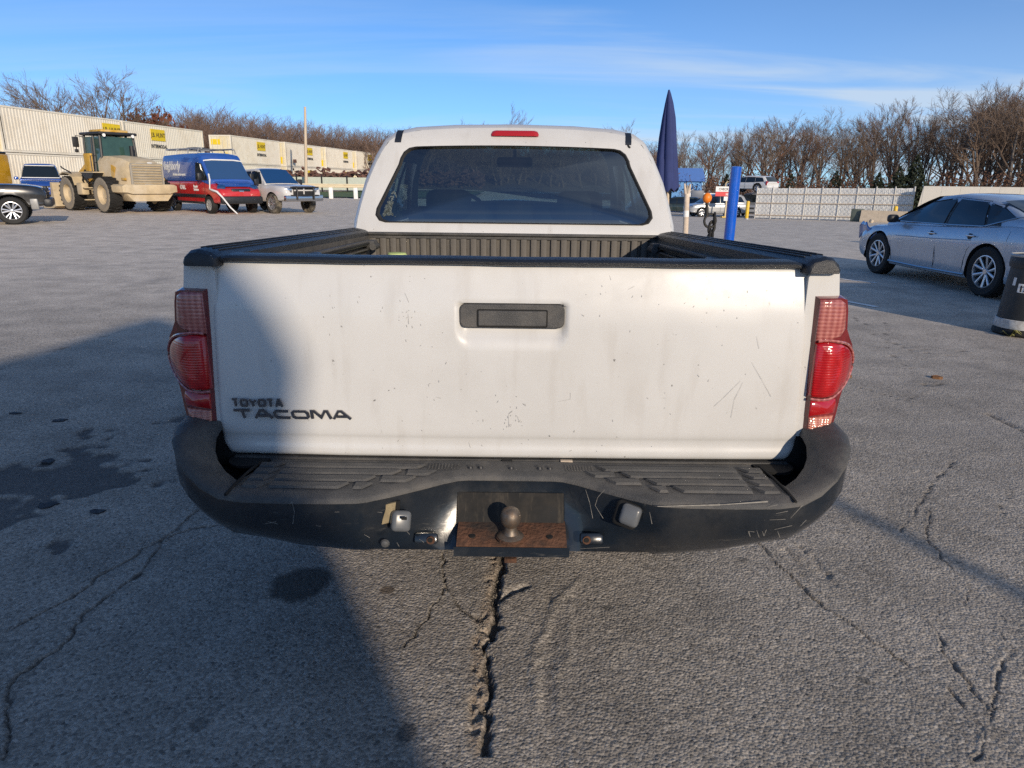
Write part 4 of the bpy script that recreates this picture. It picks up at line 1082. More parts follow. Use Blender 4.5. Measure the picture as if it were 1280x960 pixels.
c = at(481, 680, 1.466); TB().lathe([(.001, -.004), (.008, -.002), (.011, .003)], 10, 'Y', tuple(c)).build('dent_glint', M['glint_grey'], truck)  # grey disc stands in for a glint on the bumper
c = at(638, 699, 1.50); TB().rbox(c, (.03, .02, .012), .003).build('hitch_tongue', M['rust'], truck)

# ------------------------------------------------------------------ cars: one builder, many shapes
def on_ground(x, y): return Vector((x, y, float(gz(x, y))))
class Car:
    def __init__(s, name, label, cat, loc, rz, body, roof, m, wb, wr, zbase, crown=.02, group=None, bumps=None):
        """body: (y, z_bottom, half width, z_top) stations; roof: (y, z) profile of the glasshouse; wb/wr its half widths; zbase: (y, z) belt line"""
        s.root = thing(name, label, cat, loc, rz, group)
        s.body, s.roof, s.wb, s.wr, s.zb, s.m = body, roof, wb, wr, zbase, m
        mb = MB(); rings = []
        for y, z0, w, z1 in catmull(body, 44):
            h = z1 - z0
            hr = [(0, z0), (w * .82, z0), (w * .95, z0 + .03), (w * .985, z0 + h * .12), (w * .975, z0 + h * .30), (w, z0 + h * .55), (w * .995, z0 + h * .72), (w * .965, z1 - h * .10), (w * .93, z1 - h * .03), (w * .86, z1), (w * .45, z1 + crown), (0, z1 + crown * 1.3)]
            rings.append([(x, y, z) for x, z in hr] + [(-x, y, z) for x, z in hr[-2:0:-1]])
        if bumps:
            rings = [[bumps(Vector(p)) for p in r_] for r_ in rings]
        mb.loft(rings)
        s.shell = mb.build('body', m, s.root, 42)
        mb = MB(); rings = []
        for k in range(41):
            y = roof[0][0] + (roof[-1][0] - roof[0][0]) * k / 40
            zr = s.rz(y); zb = min(s.zbase(y) - .03, zr - .02); t = (zr - zb)
            wr_ = wb + (wr - wb) * min(1, t / .35)
            hr = [(wb, zb), (wb + (wr_ + .04 - wb) * .5 + .012, zb + t * .45), (wr_ + .04, zb + t * .86), (wr_ - .02, zb + t * .965), (wr_ * .6, zr + .008), (0, zr + .014)]
            rings.append([(x, y, z) for x, z in hr] + [(-x, y, z) for x, z in hr[-2::-1]])
        mb.loft(rings, True, True)
        s.cabin = mb.build('roof', m, s.root, 42)
    def rz(s, y): return float(np.interp(y, [p[0] for p in s.roof], [p[1] for p in s.roof]))
    def zbase(s, y): return float(np.interp(y, [p[0] for p in s.zb], [p[1] for p in s.zb]))
    def side(s, y, z, off=.006):
        zr = s.rz(y); zb = min(s.zbase(y) - .03, zr - .02); t = zr - zb; wr_ = s.wb + (s.wr - s.wb) * min(1, t / .35)
        q = (z - zb) / t
        xs = [s.wb, s.wb + (wr_ + .04 - s.wb) * .5 + .012, wr_ + .04, wr_ - .02]
        return float(np.interp(q, [0, .45, .86, .965], xs)) + off
    def pane(s, quad, sides=(-1, 1), m=None, name='window', off=.006, frame=True):
        """quad: four (y,z) corners, bottom front, top front, top rear, bottom rear"""
        for sg in sides:
            fr = None
            if frame:
                c = (sum(p[0] for p in quad) / 4, sum(p[1] for p in quad) / 4)
                q2 = [(p[0] + (p[0] - c[0]) * .055, p[1] + (p[1] - c[1]) * .12) for p in quad]
                fr = s._patch(q2, sg, off - .003).build('window_frame', M['black_gap'], s.root)
            o = s._patch(quad, sg, off).build(name, m or M['glass_dark'], fr or s.root)
    def _patch(s, q, sg, off):
        def fn(u, v):
            a = (q[0][0] + (q[3][0] - q[0][0]) * u, q[0][1] + (q[3][1] - q[0][1]) * u); b = (q[1][0] + (q[2][0] - q[1][0]) * u, q[1][1] + (q[2][1] - q[1][1]) * u)
            y, z = a[0] + (b[0] - a[0]) * v, a[1] + (b[1] - a[1]) * v
            return (sg * s.side(y, z, off), y, z)
        return MB().grid(fn, 8, 6)
    def screen(s, y0, y1, w0, w1, name='windscreen', m=None, off=.012):
        def fn(u, v):
            y = y0 + (y1 - y0) * v; w = w0 + (w1 - w0) * v; x = (u * 2 - 1) * w
            wr_ = s.wr
            zr = s.rz(y) + .014 - .02 * min(1, abs(x) / max(wr_, .1)) ** 3
            d = 1 if y0 > y1 else -1
            return (x, y + d * off, zr + off)
        MB().grid(fn, 10, 8).build(name, m or M['glass_dark'], s.root)
    def arches(s, ys, r, zc, depth=.30, w=None):
        w = w or s.wb
        W_ = max(b[2] for b in s.body)
        mb = MB()
        for y in ys:
            for sg in (-1, 1): mb.lathe([(r, sg * (W_ - depth)), (r, sg * (W_ + .2))], 30, 'X', (0, y, zc))
        cut(s.shell, mb)
    def wheels(s, ys, x, r, w, meshes):
        add_wheels(s.root, meshes, [(sg * x, y, r) for y in ys for sg in (-1, 1)])
    def rb(s, name, c, d, m, r=.02, rot=None, parent=None, mirror=False):
        o = None
        for sg in ((1, -1) if mirror else (1,)):
            rr_ = rot if sg == 1 or rot is None else (rot[0], -rot[1], -rot[2])
            o = MB().rbox((c[0] * sg, c[1], c[2]), d, r, rr_).build(name, m, parent or s.root)
        return o
def carpaint(name, col, metal=.0, rough=.25, dirt=(.22, .19, .15), amt=.25):
    return mat(name, col, rough, metal, var=.06, vscale=2, coat=.8, dirt=dirt, dirt_amt=amt, dscale=1.6)

# --- damaged silver sedan on the right
sedm = carpaint('sedan_paint', (.44, .50, .57), .4, .28, amt=.15)
SB = [(-2.30, .44, .55, .78), (-2.26, .34, .72, .93), (-2.02, .23, .83, 1.00), (-1.55, .20, .86, 1.00), (-.8, .19, .865, .95), (.3, .19, .865, .905), (1.0, .19, .865, .875), (1.5, .20, .855, .83), (1.95, .22, .80, .74), (2.2, .30, .68, .63), (2.28, .40, .5, .52)]
SRF = [(-2.0, 1.00), (-1.75, 1.06), (-1.35, 1.20), (-.95, 1.31), (-.45, 1.375), (-.05, 1.39), (.30, 1.36), (.62, 1.24), (.95, 1.07), (1.28, .90)]
def crumple(p):
    k = float(sstep(1.35, 2.1, p.y))
    n = lambda s_: float(vnoise(np.array([p.y * 5 + s_]), np.array([p.z * 6 + p.x * 2]), 90 + s_)[0]) - .5
    return p + Vector((n(1) * .10 * k - .06 * k * (p.x < 0), n(2) * .16 * k - .12 * k, n(3) * .12 * k + .03 * k * (p.z > .6)))
sr = R(4.5)
def place(local, world, rz):
    return Vector(world) - Matrix.Rotation(rz, 3, 'Z') @ Vector(local)
sp_ = place((-.84, -1.25, 0), (6.60, 9.95, 0), sr)
sedan = Car('sedan', 'silver blue sedan with crumpled front wing, parked at the right edge', 'car', (sp_.x, sp_.y, 0), sr, SB, SRF, sedm, .775, .55, [(-2, 1.0), (-.8, .945), (.3, .90), (1.3, .86)], bumps=crumple)
sedan.arches((-1.25, 1.37), .392, .352)
sedan.wheels((-1.25, 1.37), .745, .352, .215, wheel_parts(.352, .22, 5, .30, dish=.015))
sedan.pane([(.98, .945), (.50, 1.235), (-.12, 1.315), (-.12, .945)]); sedan.pane([(-.20, .945), (-.20, 1.315), (-.78, 1.285), (-.98, .97)]); sedan.pane([(-1.02, .985), (-.84, 1.265), (-1.15, 1.205), (-1.48, 1.10)])
sedan.pane([(1.10, .925), (.54, 1.27), (-1.10, 1.265), (-1.30, .98)], m=M['black_plastic'], name='pillar_panel', off=.0015, frame=False)
sedan.screen(1.22, .36, .70, .55); sedan.screen(-1.92, -.98, .62, .52, 'rear_screen', off=.010)
chr_ = MB()
chr_.tube([(-sedan.side(y, z, .012), y, z) for y, z in ((1.02, .93), (.4, .935), (-.2, .94), (-.98, .96), (-1.04, .975), (-1.50, 1.10), (-1.62, 1.12))], .009, 6)
chr_.build('window_trim', M['chrome'], sedan.root)
def bside(y, z, off=.004):      # rough outer skin position of the sedan body
    z0, w, z1 = interp([(b[0], b[1], b[2], b[3]) for b in SB], y); q = (z - z0) / (z1 - z0)
    return w * float(np.interp(q, [0, .12, .3, .55, .72, .9, 1], [.95, .985, .975, 1, .995, .965, .9])) + off
def seam(pts, name='door_seam', m=None, r=.004):
    for sg in (-1, 1): MB().tube([(sg * bside(y, z, 0), y, z) for y, z in pts], r, 5).build(name, m or M['black_gap'], sedan.root)
seam([(.98, .86), (1.02, .6), (.96, .34), (.90, .27)]); seam([(-.16, .92), (-.15, .6), (-.16, .27)]); seam([(-.98, .95), (-1.02, .82), (-.86, .62), (-.80, .45), (-.80, .27)])
seam([(-1.58, .92), (-1.56, .80), (-1.60, .74), (-1.74, .74), (-1.80, .80), (-1.82, .90), (-1.78, .94), (-1.62, .94), (-1.58, .92)], 'fuel_flap_seam', None, .003)
seam([(1.0, .27), (.2, .255), (-.85, .265)], 'sill_trim', M['chrome'], .016)
seam([(.9, .70), (0, .72), (-.9, .76)], 'body_crease', sedm, .007)
for y in (-.02, -.88):
    for sg in (-1, 1):
        x = bside(y, .80, .016); hd = MB().rbox((sg * x, y, .80 + (.02 if y < -.5 else 0)), (.022, .17, .026), .010).build('door_handle', M['chrome'], sedan.root)
        MB().lathe([(.001, -.003), (.045, -.002), (.05, .001)], 14, 'X', (sg * (x - .012), y + .02, .785 + (.02 if y < -.5 else 0))).build('handle_cup', M['dark_metal'], hd)
for sg in (-1, 1):
    mi = MB().rbox((sg * .93, .92, .97), (.17, .12, .13), .045, None, 3).tube([(sg * .80, .93, .93), (sg * .88, .92, .94)], .022, 6).build('side_mirror', M['dark_metal'], sedan.root)
    MB().rbox((sg * .62, -2.17, .86), (.40, .16, .10), .03, (0, 0, sg * R(22))).build('tail_light', M['red_lens'], sedan.root)
    MB().rbox((sg * .56, 1.88, .60), (.26, .2, .09), .03, (0, 0, -sg * R(30))).build('headlight', M['chrome'], sedan.root)
MB().rbox((0, -2.29, .62), (.50, .012, .12), .004).build('number_plate', M['white_mark'], sedan.root)
torn = MB().grid(lambda u, v: (-.80 - .05 * math.sin(u * 5) + .02 * v, 1.55 + u * .65, .70 + .16 * math.sin(u * 2.4) * (1 - v) - v * .12 + .03 * math.sin(u * 17)), 9, 4).build('crumpled_wing', carpaint('wing_blue', (.05, .16, .42), .2), sedan.root)
mod = torn.modifiers.new('thick', 'SOLIDIFY'); mod.thickness = .01

# --- white work pickup, blue and red van, blue suv, black pickup on the left
whitep = carpaint('work_white', (.62, .61, .59), amt=.3)
def pickup(name, label, loc, rz, m, scale=1., dirty=True, rim=6):
    B = [(-2.75, .66, .84, 1.08), (-2.70, .56, .95, 1.18), (-2.2, .52, .985, 1.20), (-.9, .48, .985, 1.20), (.9, .48, .985, 1.20), (1.35, .50, .985, 1.22), (2.2, .52, .98, 1.19), (2.62, .56, .93, 1.12), (2.76, .62, .84, .98)]
    RF = [(-1.10, 1.20), (-1.02, 1.62), (-.86, 1.86), (.20, 1.90), (.48, 1.85), (1.22, 1.24)]
    c = Car(name, label, 'pickup truck', loc, rz, B, RF, m, .90, .68, [(-1.2, 1.2), (1.4, 1.22)])
    c.arches((-1.75, 1.80), .50, .42)
    c.wheels((-1.75, 1.80), .86, .42, .29, wheel_parts(.42, .29, rim, .2, dusty=dirty))
    c.pane([(.92, 1.26), (.55, 1.72), (.0, 1.78), (.0, 1.26)]); c.pane([(-.08, 1.26), (-.08, 1.78), (-.80, 1.76), (-.90, 1.26)])
    c.screen(1.20, .46, .82, .66, m=M['glass_sky'])
    c.rb('bumper', (0, 2.78, .66), (1.88, .24, .26), M['chrome'], .06); c.rb('grille', (0, 2.74, .96), (1.02, .10, .40), M['dark_metal'], .03)
    for z in (.99,): c.rb('grille_bar', (0, 2.80, z), (.98, .03, .055), m, .01)
    c.rb('grille_bar', (0, 2.80, .99), (.06, .03, .32), m, .01)
    c.rb('headlight', (.70, 2.68, 1.00), (.32, .14, .22), M['chrome'], .05, (0, 0, R(-18)), mirror=True)
    c.rb('side_mirror', (1.10, .90, 1.33), (.22, .10, .24), M['black_plastic'], .04, mirror=True)
    c.rb('door_handle', (1.0, .12, 1.08), (.04, .16, .04), M['black_plastic'], .01, mirror=True)
    for sg in (-1, 1):
        for y in (-1.0, -.04, 1.0): MB().tube([(sg * .985, y, .55), (sg * .992, y, .85), (sg * .955, y, 1.17)], .005, 5).build('door_seam', M['black_gap'], c.root)
    c.rb('bed_opening', (0, -1.9, 1.205), (1.55, 1.5, .05), M['black_gap'], .01)
    return c
van_a = R(47)
rl = place((.98, 1.80, 0), (-10.55, 31.6, 0), math.pi + R(50))
ram = pickup('work_pickup', 'white pickup with muddy tyres and chrome grille beside the blue and red van', (rl.x, rl.y, 0), math.pi + R(50), whitep)
ram.rb('headlight_amber', (.82, 2.60, .93), (.10, .10, .10), M['yellow'], .02, mirror=True)
for x in (-.42, .42): MB().tube([(x, 2.92, .60), (x, 2.95, .95), (x, 2.86, 1.16)], .035, 8).build('brush_guard_post', M['dark_metal'], ram.root)
for z in (.78, 1.12): MB().tube([(-.70, 2.88, z), (0, 2.93, z), (.70, 2.88, z)], .03, 8).build('brush_guard_bar', M['dark_metal'], ram.root)
vanred = carpaint('van_red', (.52, .020, .022), amt=.1)
vanblue = carpaint('van_blue', (.018, .085, .36), amt=.1)
VB = [(-2.85, .50, .92, 1.30), (-2.80, .42, 1.00, 1.34), (-1.0, .38, 1.02, 1.36), (1.2, .38, 1.02, 1.36), (1.7, .40, 1.01, 1.32), (2.25, .42, .99, 1.16), (2.70, .46, .92, 1.02), (2.85, .52, .80, .88)]
VR = [(-2.84, 2.28), (-2.70, 2.45), (-1.0, 2.50), (.75, 2.50), (1.12, 2.44), (1.30, 2.22), (2.02, 1.36)]
vloc = place((1.02, 1.85, 0), (-12.95, 30.75, 0), math.pi + van_a)
van = Car('work_van', 'blue and red high roof work van with roof rack and peeling white bumper strip', 'van', (vloc.x, vloc.y, 0), math.pi + van_a, VB, VR, vanred, 1.0, .86, [(-2.9, 1.36), (1.3, 1.36), (2.1, 1.22)])
van.cabin.data.materials.clear(); van.cabin.data.materials.append(vanblue)
van.arches((-1.75, 1.85), .43, .38); van.wheels((-1.75, 1.85), .90, .36, .24, wheel_parts(.36, .24, 8, .2, steel=True))
van.pane([(1.85, 1.40), (1.28, 2.02), (.78, 2.06), (.78, 1.40)]); van.screen(1.98, 1.30, .88, .80, m=M['glass_sky'])
van.rb('bumper', (0, 2.80, .58), (1.84, .26, .32), M['black_plastic'], .08); van.rb('grille', (0, 2.77, .93), (.86, .12, .22), M['black_plastic'], .06); van.rb('grille_emblem', (0, 2.84, .93), (.20, .01, .08), M['chrome'], .004)
van.rb('headlight', (.72, 2.52, 1.06), (.34, .30, .24), M['glass_sky'], .08, (R(-25), 0, R(-28)), mirror=True)
van.rb('bonnet_panel', (0, 2.30, 1.235), (1.5, .62, .03), vanblue, .01, (R(-18), 0, 0))
van.rb('side_mirror', (1.16, 1.55, 1.52), (.20, .14, .32), M['black_plastic'], .05, mirror=True)
van.rb('rub_strip', (1.022, -.3, .72), (.03, 3.9, .14), M['black_plastic'], .01, mirror=True)
van.rb('sill', (.99, -.1, .44), (.06, 3.0, .10), M['dark_metal'], .02, mirror=True)
MB().tube([(-.84, 1.34, 2.17), (-.5, 1.36, 2.215), (.5, 1.36, 2.215), (.84, 1.34, 2.17)], .03, 6).build('screen_header', M['white_mark'], van.root)
MB().tube([(.92, 1.9, 1.62), (.99, 2.1, 1.42), (1.02, 2.15, 1.2), (1.03, 2.10, 1.02), (1.04, 2.35, .98), (1.0, 2.70, .92), (.92, 2.98, .70), (.75, 3.25, .30), (.60, 3.5, .05)], [.035, .035, .03, .03, .04, .045, .035, .03, .025], 6).build('peeled_strip', M['white_mark'], van.root)
for sg in (-1, 1):
    MB().tube([(sg * .70, -2.7, 2.68), (sg * .70, 1.0, 2.68)], .035, 8).build('rack_rail', M['galv'], van.root)
for y in (-2.5, -1.3, -.1, .9):
    MB().tube([(-.84, y, 2.49), (-.80, y, 2.66), (.80, y, 2.66), (.84, y, 2.49)], .028, 6).build('rack_bar', M['galv'], van.root)
MB().rbox((.1, -.9, 2.72), (.5, .9, .10), .03).build('roof_vent', M['dark_metal'], van.root)
# the right side of the van faces the camera: text runs from rear to front
def vtextR(txt, y0, z, size, bold=.012, sx=1.):
    me = text_mesh(txt, size, .004, bold, sx, 0, M['white_mark'])
    for v in me.vertices:
        yy, zz = y0 + v.co.x, z + v.co.y
        x = van.side(yy, zz, .010) if zz > 1.40 else 1.026
        v.co = (x + v.co.z, yy, zz)
    link('van_lettering', me, van.root)

vtextR('Neighborly', -2.72, 1.80, .52, .014, .82)
vtextR('the home service experts', -1.55, 1.55, .17, .004, .75)
vtextR('CALL', -.85, .98, .24); vtextR('Repair', .55, 1.06, .16, .004); vtextR('Service', .55, .93, .16, .004)
for sg in (-1, 1):
    for y in (-.9, .66, 1.62): MB().tube([(sg * 1.022, y, .45), (sg * 1.028, y, .9), (sg * 1.0, y, 1.36)], .007, 5).build('door_seam', M['black_gap'], van.root)

# --- other cars
def suv(name, label, loc, rz, m, H=1.75, L=4.7, Wd=.93, cat='suv', group=None, tyres=True, glassm=None):
    k = L / 4.7; h = H / 1.75
    B = [(-2.34 * k, .50, .72 * Wd / .93, .95 * h), (-2.28 * k, .36, Wd * .95, 1.04 * h), (-1.3 * k, .28, Wd, 1.06 * h), (.8 * k, .28, Wd, 1.03 * h), (1.4 * k, .30, Wd * .99, 1.02 * h), (2.0 * k, .32, Wd * .95, .93 * h), (2.28 * k, .38, Wd * .84, .80 * h), (2.36 * k, .46, Wd * .7, .66 * h)]
    RF = [(-2.28 * k, 1.08 * h), (-2.0 * k, 1.58 * h), (-1.7 * k, 1.71 * h), (-.5 * k, H), (.2 * k, 1.72 * h), (.55 * k, 1.60 * h), (1.36 * k, 1.04 * h)]
    c = Car(name, label, cat, loc, rz, B, RF, m, Wd * .93, Wd * .70, [(-2.3 * k, 1.06 * h), (1.4 * k, 1.02 * h)], group=group)
    gm_ = glassm or M['glass_dark']
    c.arches((-1.35 * k, 1.42 * k), .41, .36)
    c.wheels((-1.35 * k, 1.42 * k), Wd * .87, .35, .23, wheel_parts(.35, .23, 7, .2, dish=.02))
    c.pane([(1.0 * k, 1.08 * h), (.55 * k, 1.50 * h), (0, 1.60 * h), (0, 1.08 * h)], m=gm_); c.pane([(-.07 * k, 1.08 * h), (-.07 * k, 1.60 * h), (-.95 * k, 1.58 * h), (-1.0 * k, 1.10 * h)], m=gm_); c.pane([(-1.07 * k, 1.12 * h), (-1.02 * k, 1.57 * h), (-1.70 * k, 1.52 * h), (-1.95 * k, 1.16 * h)], m=gm_)
    c.screen(1.33 * k, .50 * k, Wd * .85, Wd * .68, m=gm_); c.screen(-2.26 * k, -1.95 * k, Wd * .8, Wd * .7, 'rear_screen', gm_)
    c.rb('headlight', (Wd * .74, 2.16 * k, .80 * h), (.34, .26, .15), M['chrome'], .05, (0, 0, R(-25)), mirror=True)
    c.rb('tail_light', (Wd * .85, -2.24 * k, .98 * h), (.22, .14, .32), M['red_lens'], .04, mirror=True)
    c.rb('grille', (0, 2.33 * k, .68 * h), (.9, .06, .18), M['dark_metal'], .02); c.rb('lower_bumper', (0, 2.25 * k, .44), (1.5, .20, .16), M['black_plastic'], .05)
    c.rb('side_mirror', (Wd + .09, .95 * k, 1.08 * h), (.20, .10, .15), m, .04, mirror=True)
    for sg in (-1, 1):
        for y in (-1.0 * k, -.04, .98 * k): MB().tube([(sg * Wd * .99, y, .32), (sg * (Wd + .006), y, .7), (sg * Wd * .96, y, 1.03 * h)], .006, 5).build('door_seam', M['black_gap'], c.root)
    return c
bp_ = carpaint('suv_blue', (.012, .07, .33), .2, amt=.1)
bluesuv = suv('blue_suv', 'bright blue suv with its headlight and windscreen showing left of the loader', (-25.2, 39.0, .12), math.pi + R(32), bp_, 1.97, 5.0, .99)
bluesuv.rb('marker_light', (.62, 2.28, .70), (.40, .12, .07), mat('amber', (.75, .22, .02), .3), .02, (0, 0, R(-25)), mirror=True)
for y0, y1, w in ((1.38, 1.40, .86), (.52, .54, .66)):
    bluesuv.rb('screen_glare', (0, y0 + .02, bluesuv.rz(y0) + .03), (1.66 if y0 > 1 else 1.3, .05, .04), M['white_mark'], .015)  # white strips stand in for glare round the windscreen
blk = carpaint('pickup_black', (.010, .011, .013), amt=.12)
bl = place((.98, 1.80, 0), (-15.6, 22.45, 0), math.pi + R(120))
bpk = pickup('black_pickup', 'black pickup with grey alloy wheel, nose only, at the left edge', (bl.x, bl.y, 0), math.pi + R(120), blk, dirty=False, rim=6)
for ch_ in bpk.root.children:
    if ch_.name.split('.')[0] in ('bumper', 'headlight'): ch_.data = ch_.data.copy(); ch_.data.materials[0] = M['black_plastic']
bpk.rb('loose_fender_liner', (.93, 2.42, .62), (.10, .22, .34), M['galv'], .04, (0, R(12), R(-12)))
yv = carpaint('yellow_paint', (.70, .36, .012), amt=.1)
ysuv = suv('yellow_van', 'bright yellow van body with black roof behind the black pickup at the left edge', (-21.75, 27.2, .1), math.pi + R(272), yv, 2.12, 4.6, .97)
ysuv.cabin.data.materials.clear(); ysuv.cabin.data.materials.append(M['black_plastic'])
ysuv.rb('cargo_body', (0, -.75, 1.58), (1.98, 3.3, 1.16), yv, .08); ysuv.rb('roof_cover', (0, -.75, 2.19), (1.90, 3.2, .10), M['black_plastic'], .04); ysuv.rb('side_letters', (-.995, -1.6, 1.70), (.008, .8, .16), M['white_mark'], .002)
# right of centre, far across the yard
sm = carpaint('suv_silver', (.40, .41, .42), .4, .3, amt=.2); wm = carpaint('car_white', (.66, .66, .65), amt=.1); dm = carpaint('car_dark', (.02, .035, .035), amt=.2); gmn = carpaint('car_grey', (.16, .17, .18), .3, amt=.2)
def far(px, py): return G(px, py)
def put(px, py, f, *a, **k):
    p = far(px, py); return f(*a[:2], tuple(p), *a[2:], **k)
c = put(893, 271, suv, 'silver_suv', 'silver suv parked side on between the white post and the blue pole', R(97), sm, 1.75, 4.7, .93)
c = put(846, 268, suv, 'dark_green_car', 'dark green car half hidden behind the tall white post', R(70), dm, 1.55, 4.5, .9, cat='car')
c = put(838, 262, suv, 'white_car', 'small white car with dark windows just right of the umbrella foot', R(60), wm, 1.5, 4.3, .88, cat='car')
c = put(870, 259, suv, 'dark_grey_car', 'dark grey car in the row behind the silver suv', R(80), gmn, 1.5, 4.4, .9, cat='car')
p = far(939, 271)
under = suv('grey_suv', 'grey suv carrying a white car on its roof beside the white fence', tuple(p), math.pi - R(25), sm, 1.85, 4.6, .95)
top = suv('stacked_white_car', 'white hatchback stacked on top of the grey suv', (p.x - .2, p.y + .3, p.z + 1.88), R(38), wm, 1.30, 4.0, .85, cat='car')
# yellow handling frames by the cars
p = far(846, 264)
fr_ = thing('steel_trestle', 'low yellow steel frame with orange panels before the parked cars', 'steel frame', tuple(p), R(10))
mb = MB()
for x in (-1.1, -.3, .3, 1.1):
    for y in (-.4, .4): mb.box((x, y, .45), (.08, .08, .9))
for y in (-.4, .4):
    for z in (.5, .9): mb.box((0, y, z + (.002 if y > 0 else 0)), (2.36, .07, .07))
for x in (-1.1, 1.1): mb.box((x, 0, .72), (.07, .8, .07))
mb.build('trestle_bars', M['yellow'], fr_, 0)
MB().box((0, -.46, .70), (.5, .04, .28)).build('panel', mat('orange_panel', (.55, .07, .02), .5), fr_)
MB().box((-.75, -.46, .70), (.5, .04, .28)).build('panel', M['yellow'], fr_)

# --- blue booth with blue roof
p = on_ground(at(842, 240, 77).x, 77)
bo = thing('blue_booth', 'small light blue booth with a darker blue roof behind the parked cars', 'booth', tuple(p), R(-4))
bw = mat('booth_wall', (.10, .28, .58), .6, var=.1); br = mat('booth_roof', (.012, .10, .36), .5, var=.1)
MB().box((0, 0, 1.55), (5.2, 3.4, 3.1)).build('wall', bw, bo, 0)
mb = MB(); mb.loft([[(-2.9, -2.0, 3.05), (2.9, -2.0, 3.05), (2.9, 2.0, 3.05), (-2.9, 2.0, 3.05)], [(-2.6, -1.6, 4.35), (2.55, -1.6, 4.35), (2.55, 1.6, 4.35), (-2.6, 1.6, 4.35)]]); mb.build('roof', br, bo, 0)
MB().box((-1.0, -1.72, 1.7), (1.1, .06, 1.0)).build('window', M['glass_dark'], bo, 0)
MB().box((1.4, -1.72, 1.2), (.95, .06, 2.1)).build('door', M['white_mark'], bo, 0)
# --- sign board red and white
p = far(906, 272)
sg_ = thing('yard_sign', 'white and red sign board on a cream post left of the blue pole', 'sign', tuple(p), R(4)); sg_.scale = (.68, .68, .74)
M['cream'] = mat('cream', (.62, .50, .30), .6, var=.1)
MB().box((0, 0, 1.3), (.12, .12, 2.6)).build('post', M['cream'], sg_, 0)
MB().rbox((0, 0, .06), (.85, .6, .12), .02).build('foot', M['yellow'], sg_)
MB().box((-.25, -.09, 2.78), (2.15, .05, .50)).build('white_board', M['white_mark'], sg_, 0)
MB().box((-.25, -.09, 2.30), (2.15, .05, .42)).build('red_board', mat('sign_red', (.55, .02, .03), .5), sg_, 0)
MB().box((.05, -.095, 1.85), (.8, .04, .42)).build('small_board', M['white_mark'], sg_, 0)
mb = MB(); mb.tube([(-.25, -.05, 3.03), (-.25, -.05, 3.35), (-.1, -.05, 3.5), (.5, -.05, 3.5), (.62, -.05, 3.35), (.62, -.05, 3.03)], .06, 6); mb.build('top_hoop', M['cream'], sg_)
def sign_text(txt, x, z, size, m, par, y=-.12, sx=1.):
    me = text_mesh(txt, size, .004, .01, sx, 0, m, 'CENTER')
    for v in me.vertices: v.co = (x + v.co.x, y - v.co.z, z + v.co.y)
    link('sign_lettering', me, par)
M['dark_print'] = mat('dark_print', (.08, .06, .06), .7)
sign_text('CHECK IN', -.25, 2.66, .33, M['dark_print'], sg_); sign_text('HERE', .2, 2.17, .33, M['white_mark'], sg_); 
p = on_ground(at(888, 240, 70).x, 70)
hs = thing('white_hut', 'low white box with dark hatch between booth and sign', 'hut', (p.x, p.y + 3, p.z - .7), 0)
MB().rbox((0, 0, 1.4), (3.6, 2.2, 2.4), .04).build('wall', M['white_mark'], hs); MB().rbox((-.75, -1.1, 2.45), (1.2, .3, .8), .03).build('hatch', mat('hatch', (.10, .12, .16), .5), hs); MB().rbox((0, 0, .1), (3.4, 2.0, .2), .02).build('base', M['dark_metal'], hs)

# ------------------------------------------------------------------ umbrella, posts, chain, drum
um = thing('patio_umbrella', 'tall closed navy patio umbrella standing behind the pickup cab', 'umbrella', (2.34, 10.7, 0)); um.rotation_euler = (0, -R(3.8), 0)
M['canvas'] = mat('canvas', (.024, .038, .135), .85, var=.15, bump=.15, bscale=90)
rings = []
NU = 64
for z, r, fold in ((1.36, 0.1445, .30), (1.40, 0.1496, .30), (1.6, 0.1462, .30), (1.9, 0.1376, .30), (2.2, 0.1187, .28), (2.5, 0.0877, .24), (2.72, 0.0550, .18), (2.86, 0.0275, .1), (2.93, 0.0103, 0)):
    ring = []
    for k in range(NU):
        a = 2 * math.pi * k / NU; f = 1 + fold * (abs(math.sin(a * 3.5 + z * .5 + .6 * math.sin(a * 2))) ** .6 - .72) + .08 * math.sin(a * 3 + z * 2.5) + .03 * math.sin(a * 11 + z * 5)
        ring.append((r * f * math.cos(a) + .012 * math.sin(z * 3), r * f * math.sin(a), z + (.03 * math.sin(a * 8) if z < 1.39 else 0)))
    rings.append([(x_, y_, 1.40 + (z_ - 1.36) * .87) for x_, y_, z_ in ring])
MB().loft(rings).build('canopy', M['canvas'], um, 60)
mb = MB(); mb.tube([(0, 0, .05), (0, 0, 1.6)], .02, 10); mb.build('pole', M['wood'], um)
mb = MB(); mb.lathe([(.001, 0), (.26, 0), (.26, .05), (.05, .09), (.03, .2), (.001, .2)], 24); mb.build('base', M['dark_metal'], um)
mb = MB()
for k in range(6):
    a = k * 1.05; mb.tube([(.03 * math.cos(a), .03 * math.sin(a), 1.42), (.13 * math.cos(a), .13 * math.sin(a), 1.365)], .007, 5)
mb.build('rib_tip', M['dark_metal'], um)
q = at(856.8, 290, 12.0); q2 = at(859.3, 230, 12.0); dx = (q2.x - q.x) / (q2.z - q.z)
wp = thing('wooden_post', 'cream wooden post with white tape band and splayed top', 'post', (q.x - dx * q.z, 12.0, 0))
postm = mat('bare_wood', (.60, .50, .40), .85, var=.2, vscale=12, bump=.2)
mb = MB(); mb.tube([(0, 0, 0), (dx * .6, 0, .6), (dx * 1.25, 0, 1.25), (dx * 1.33, 0, 1.33)], [.047, .046, .043, .040], 14); mb.build('shaft', postm, wp)
mb = MB(); mb.tube([(dx * .98, 0, .96), (dx * 1.06, 0, 1.06)], .0465, 14); mb.build('tape_band', M['white_mark'], wp)
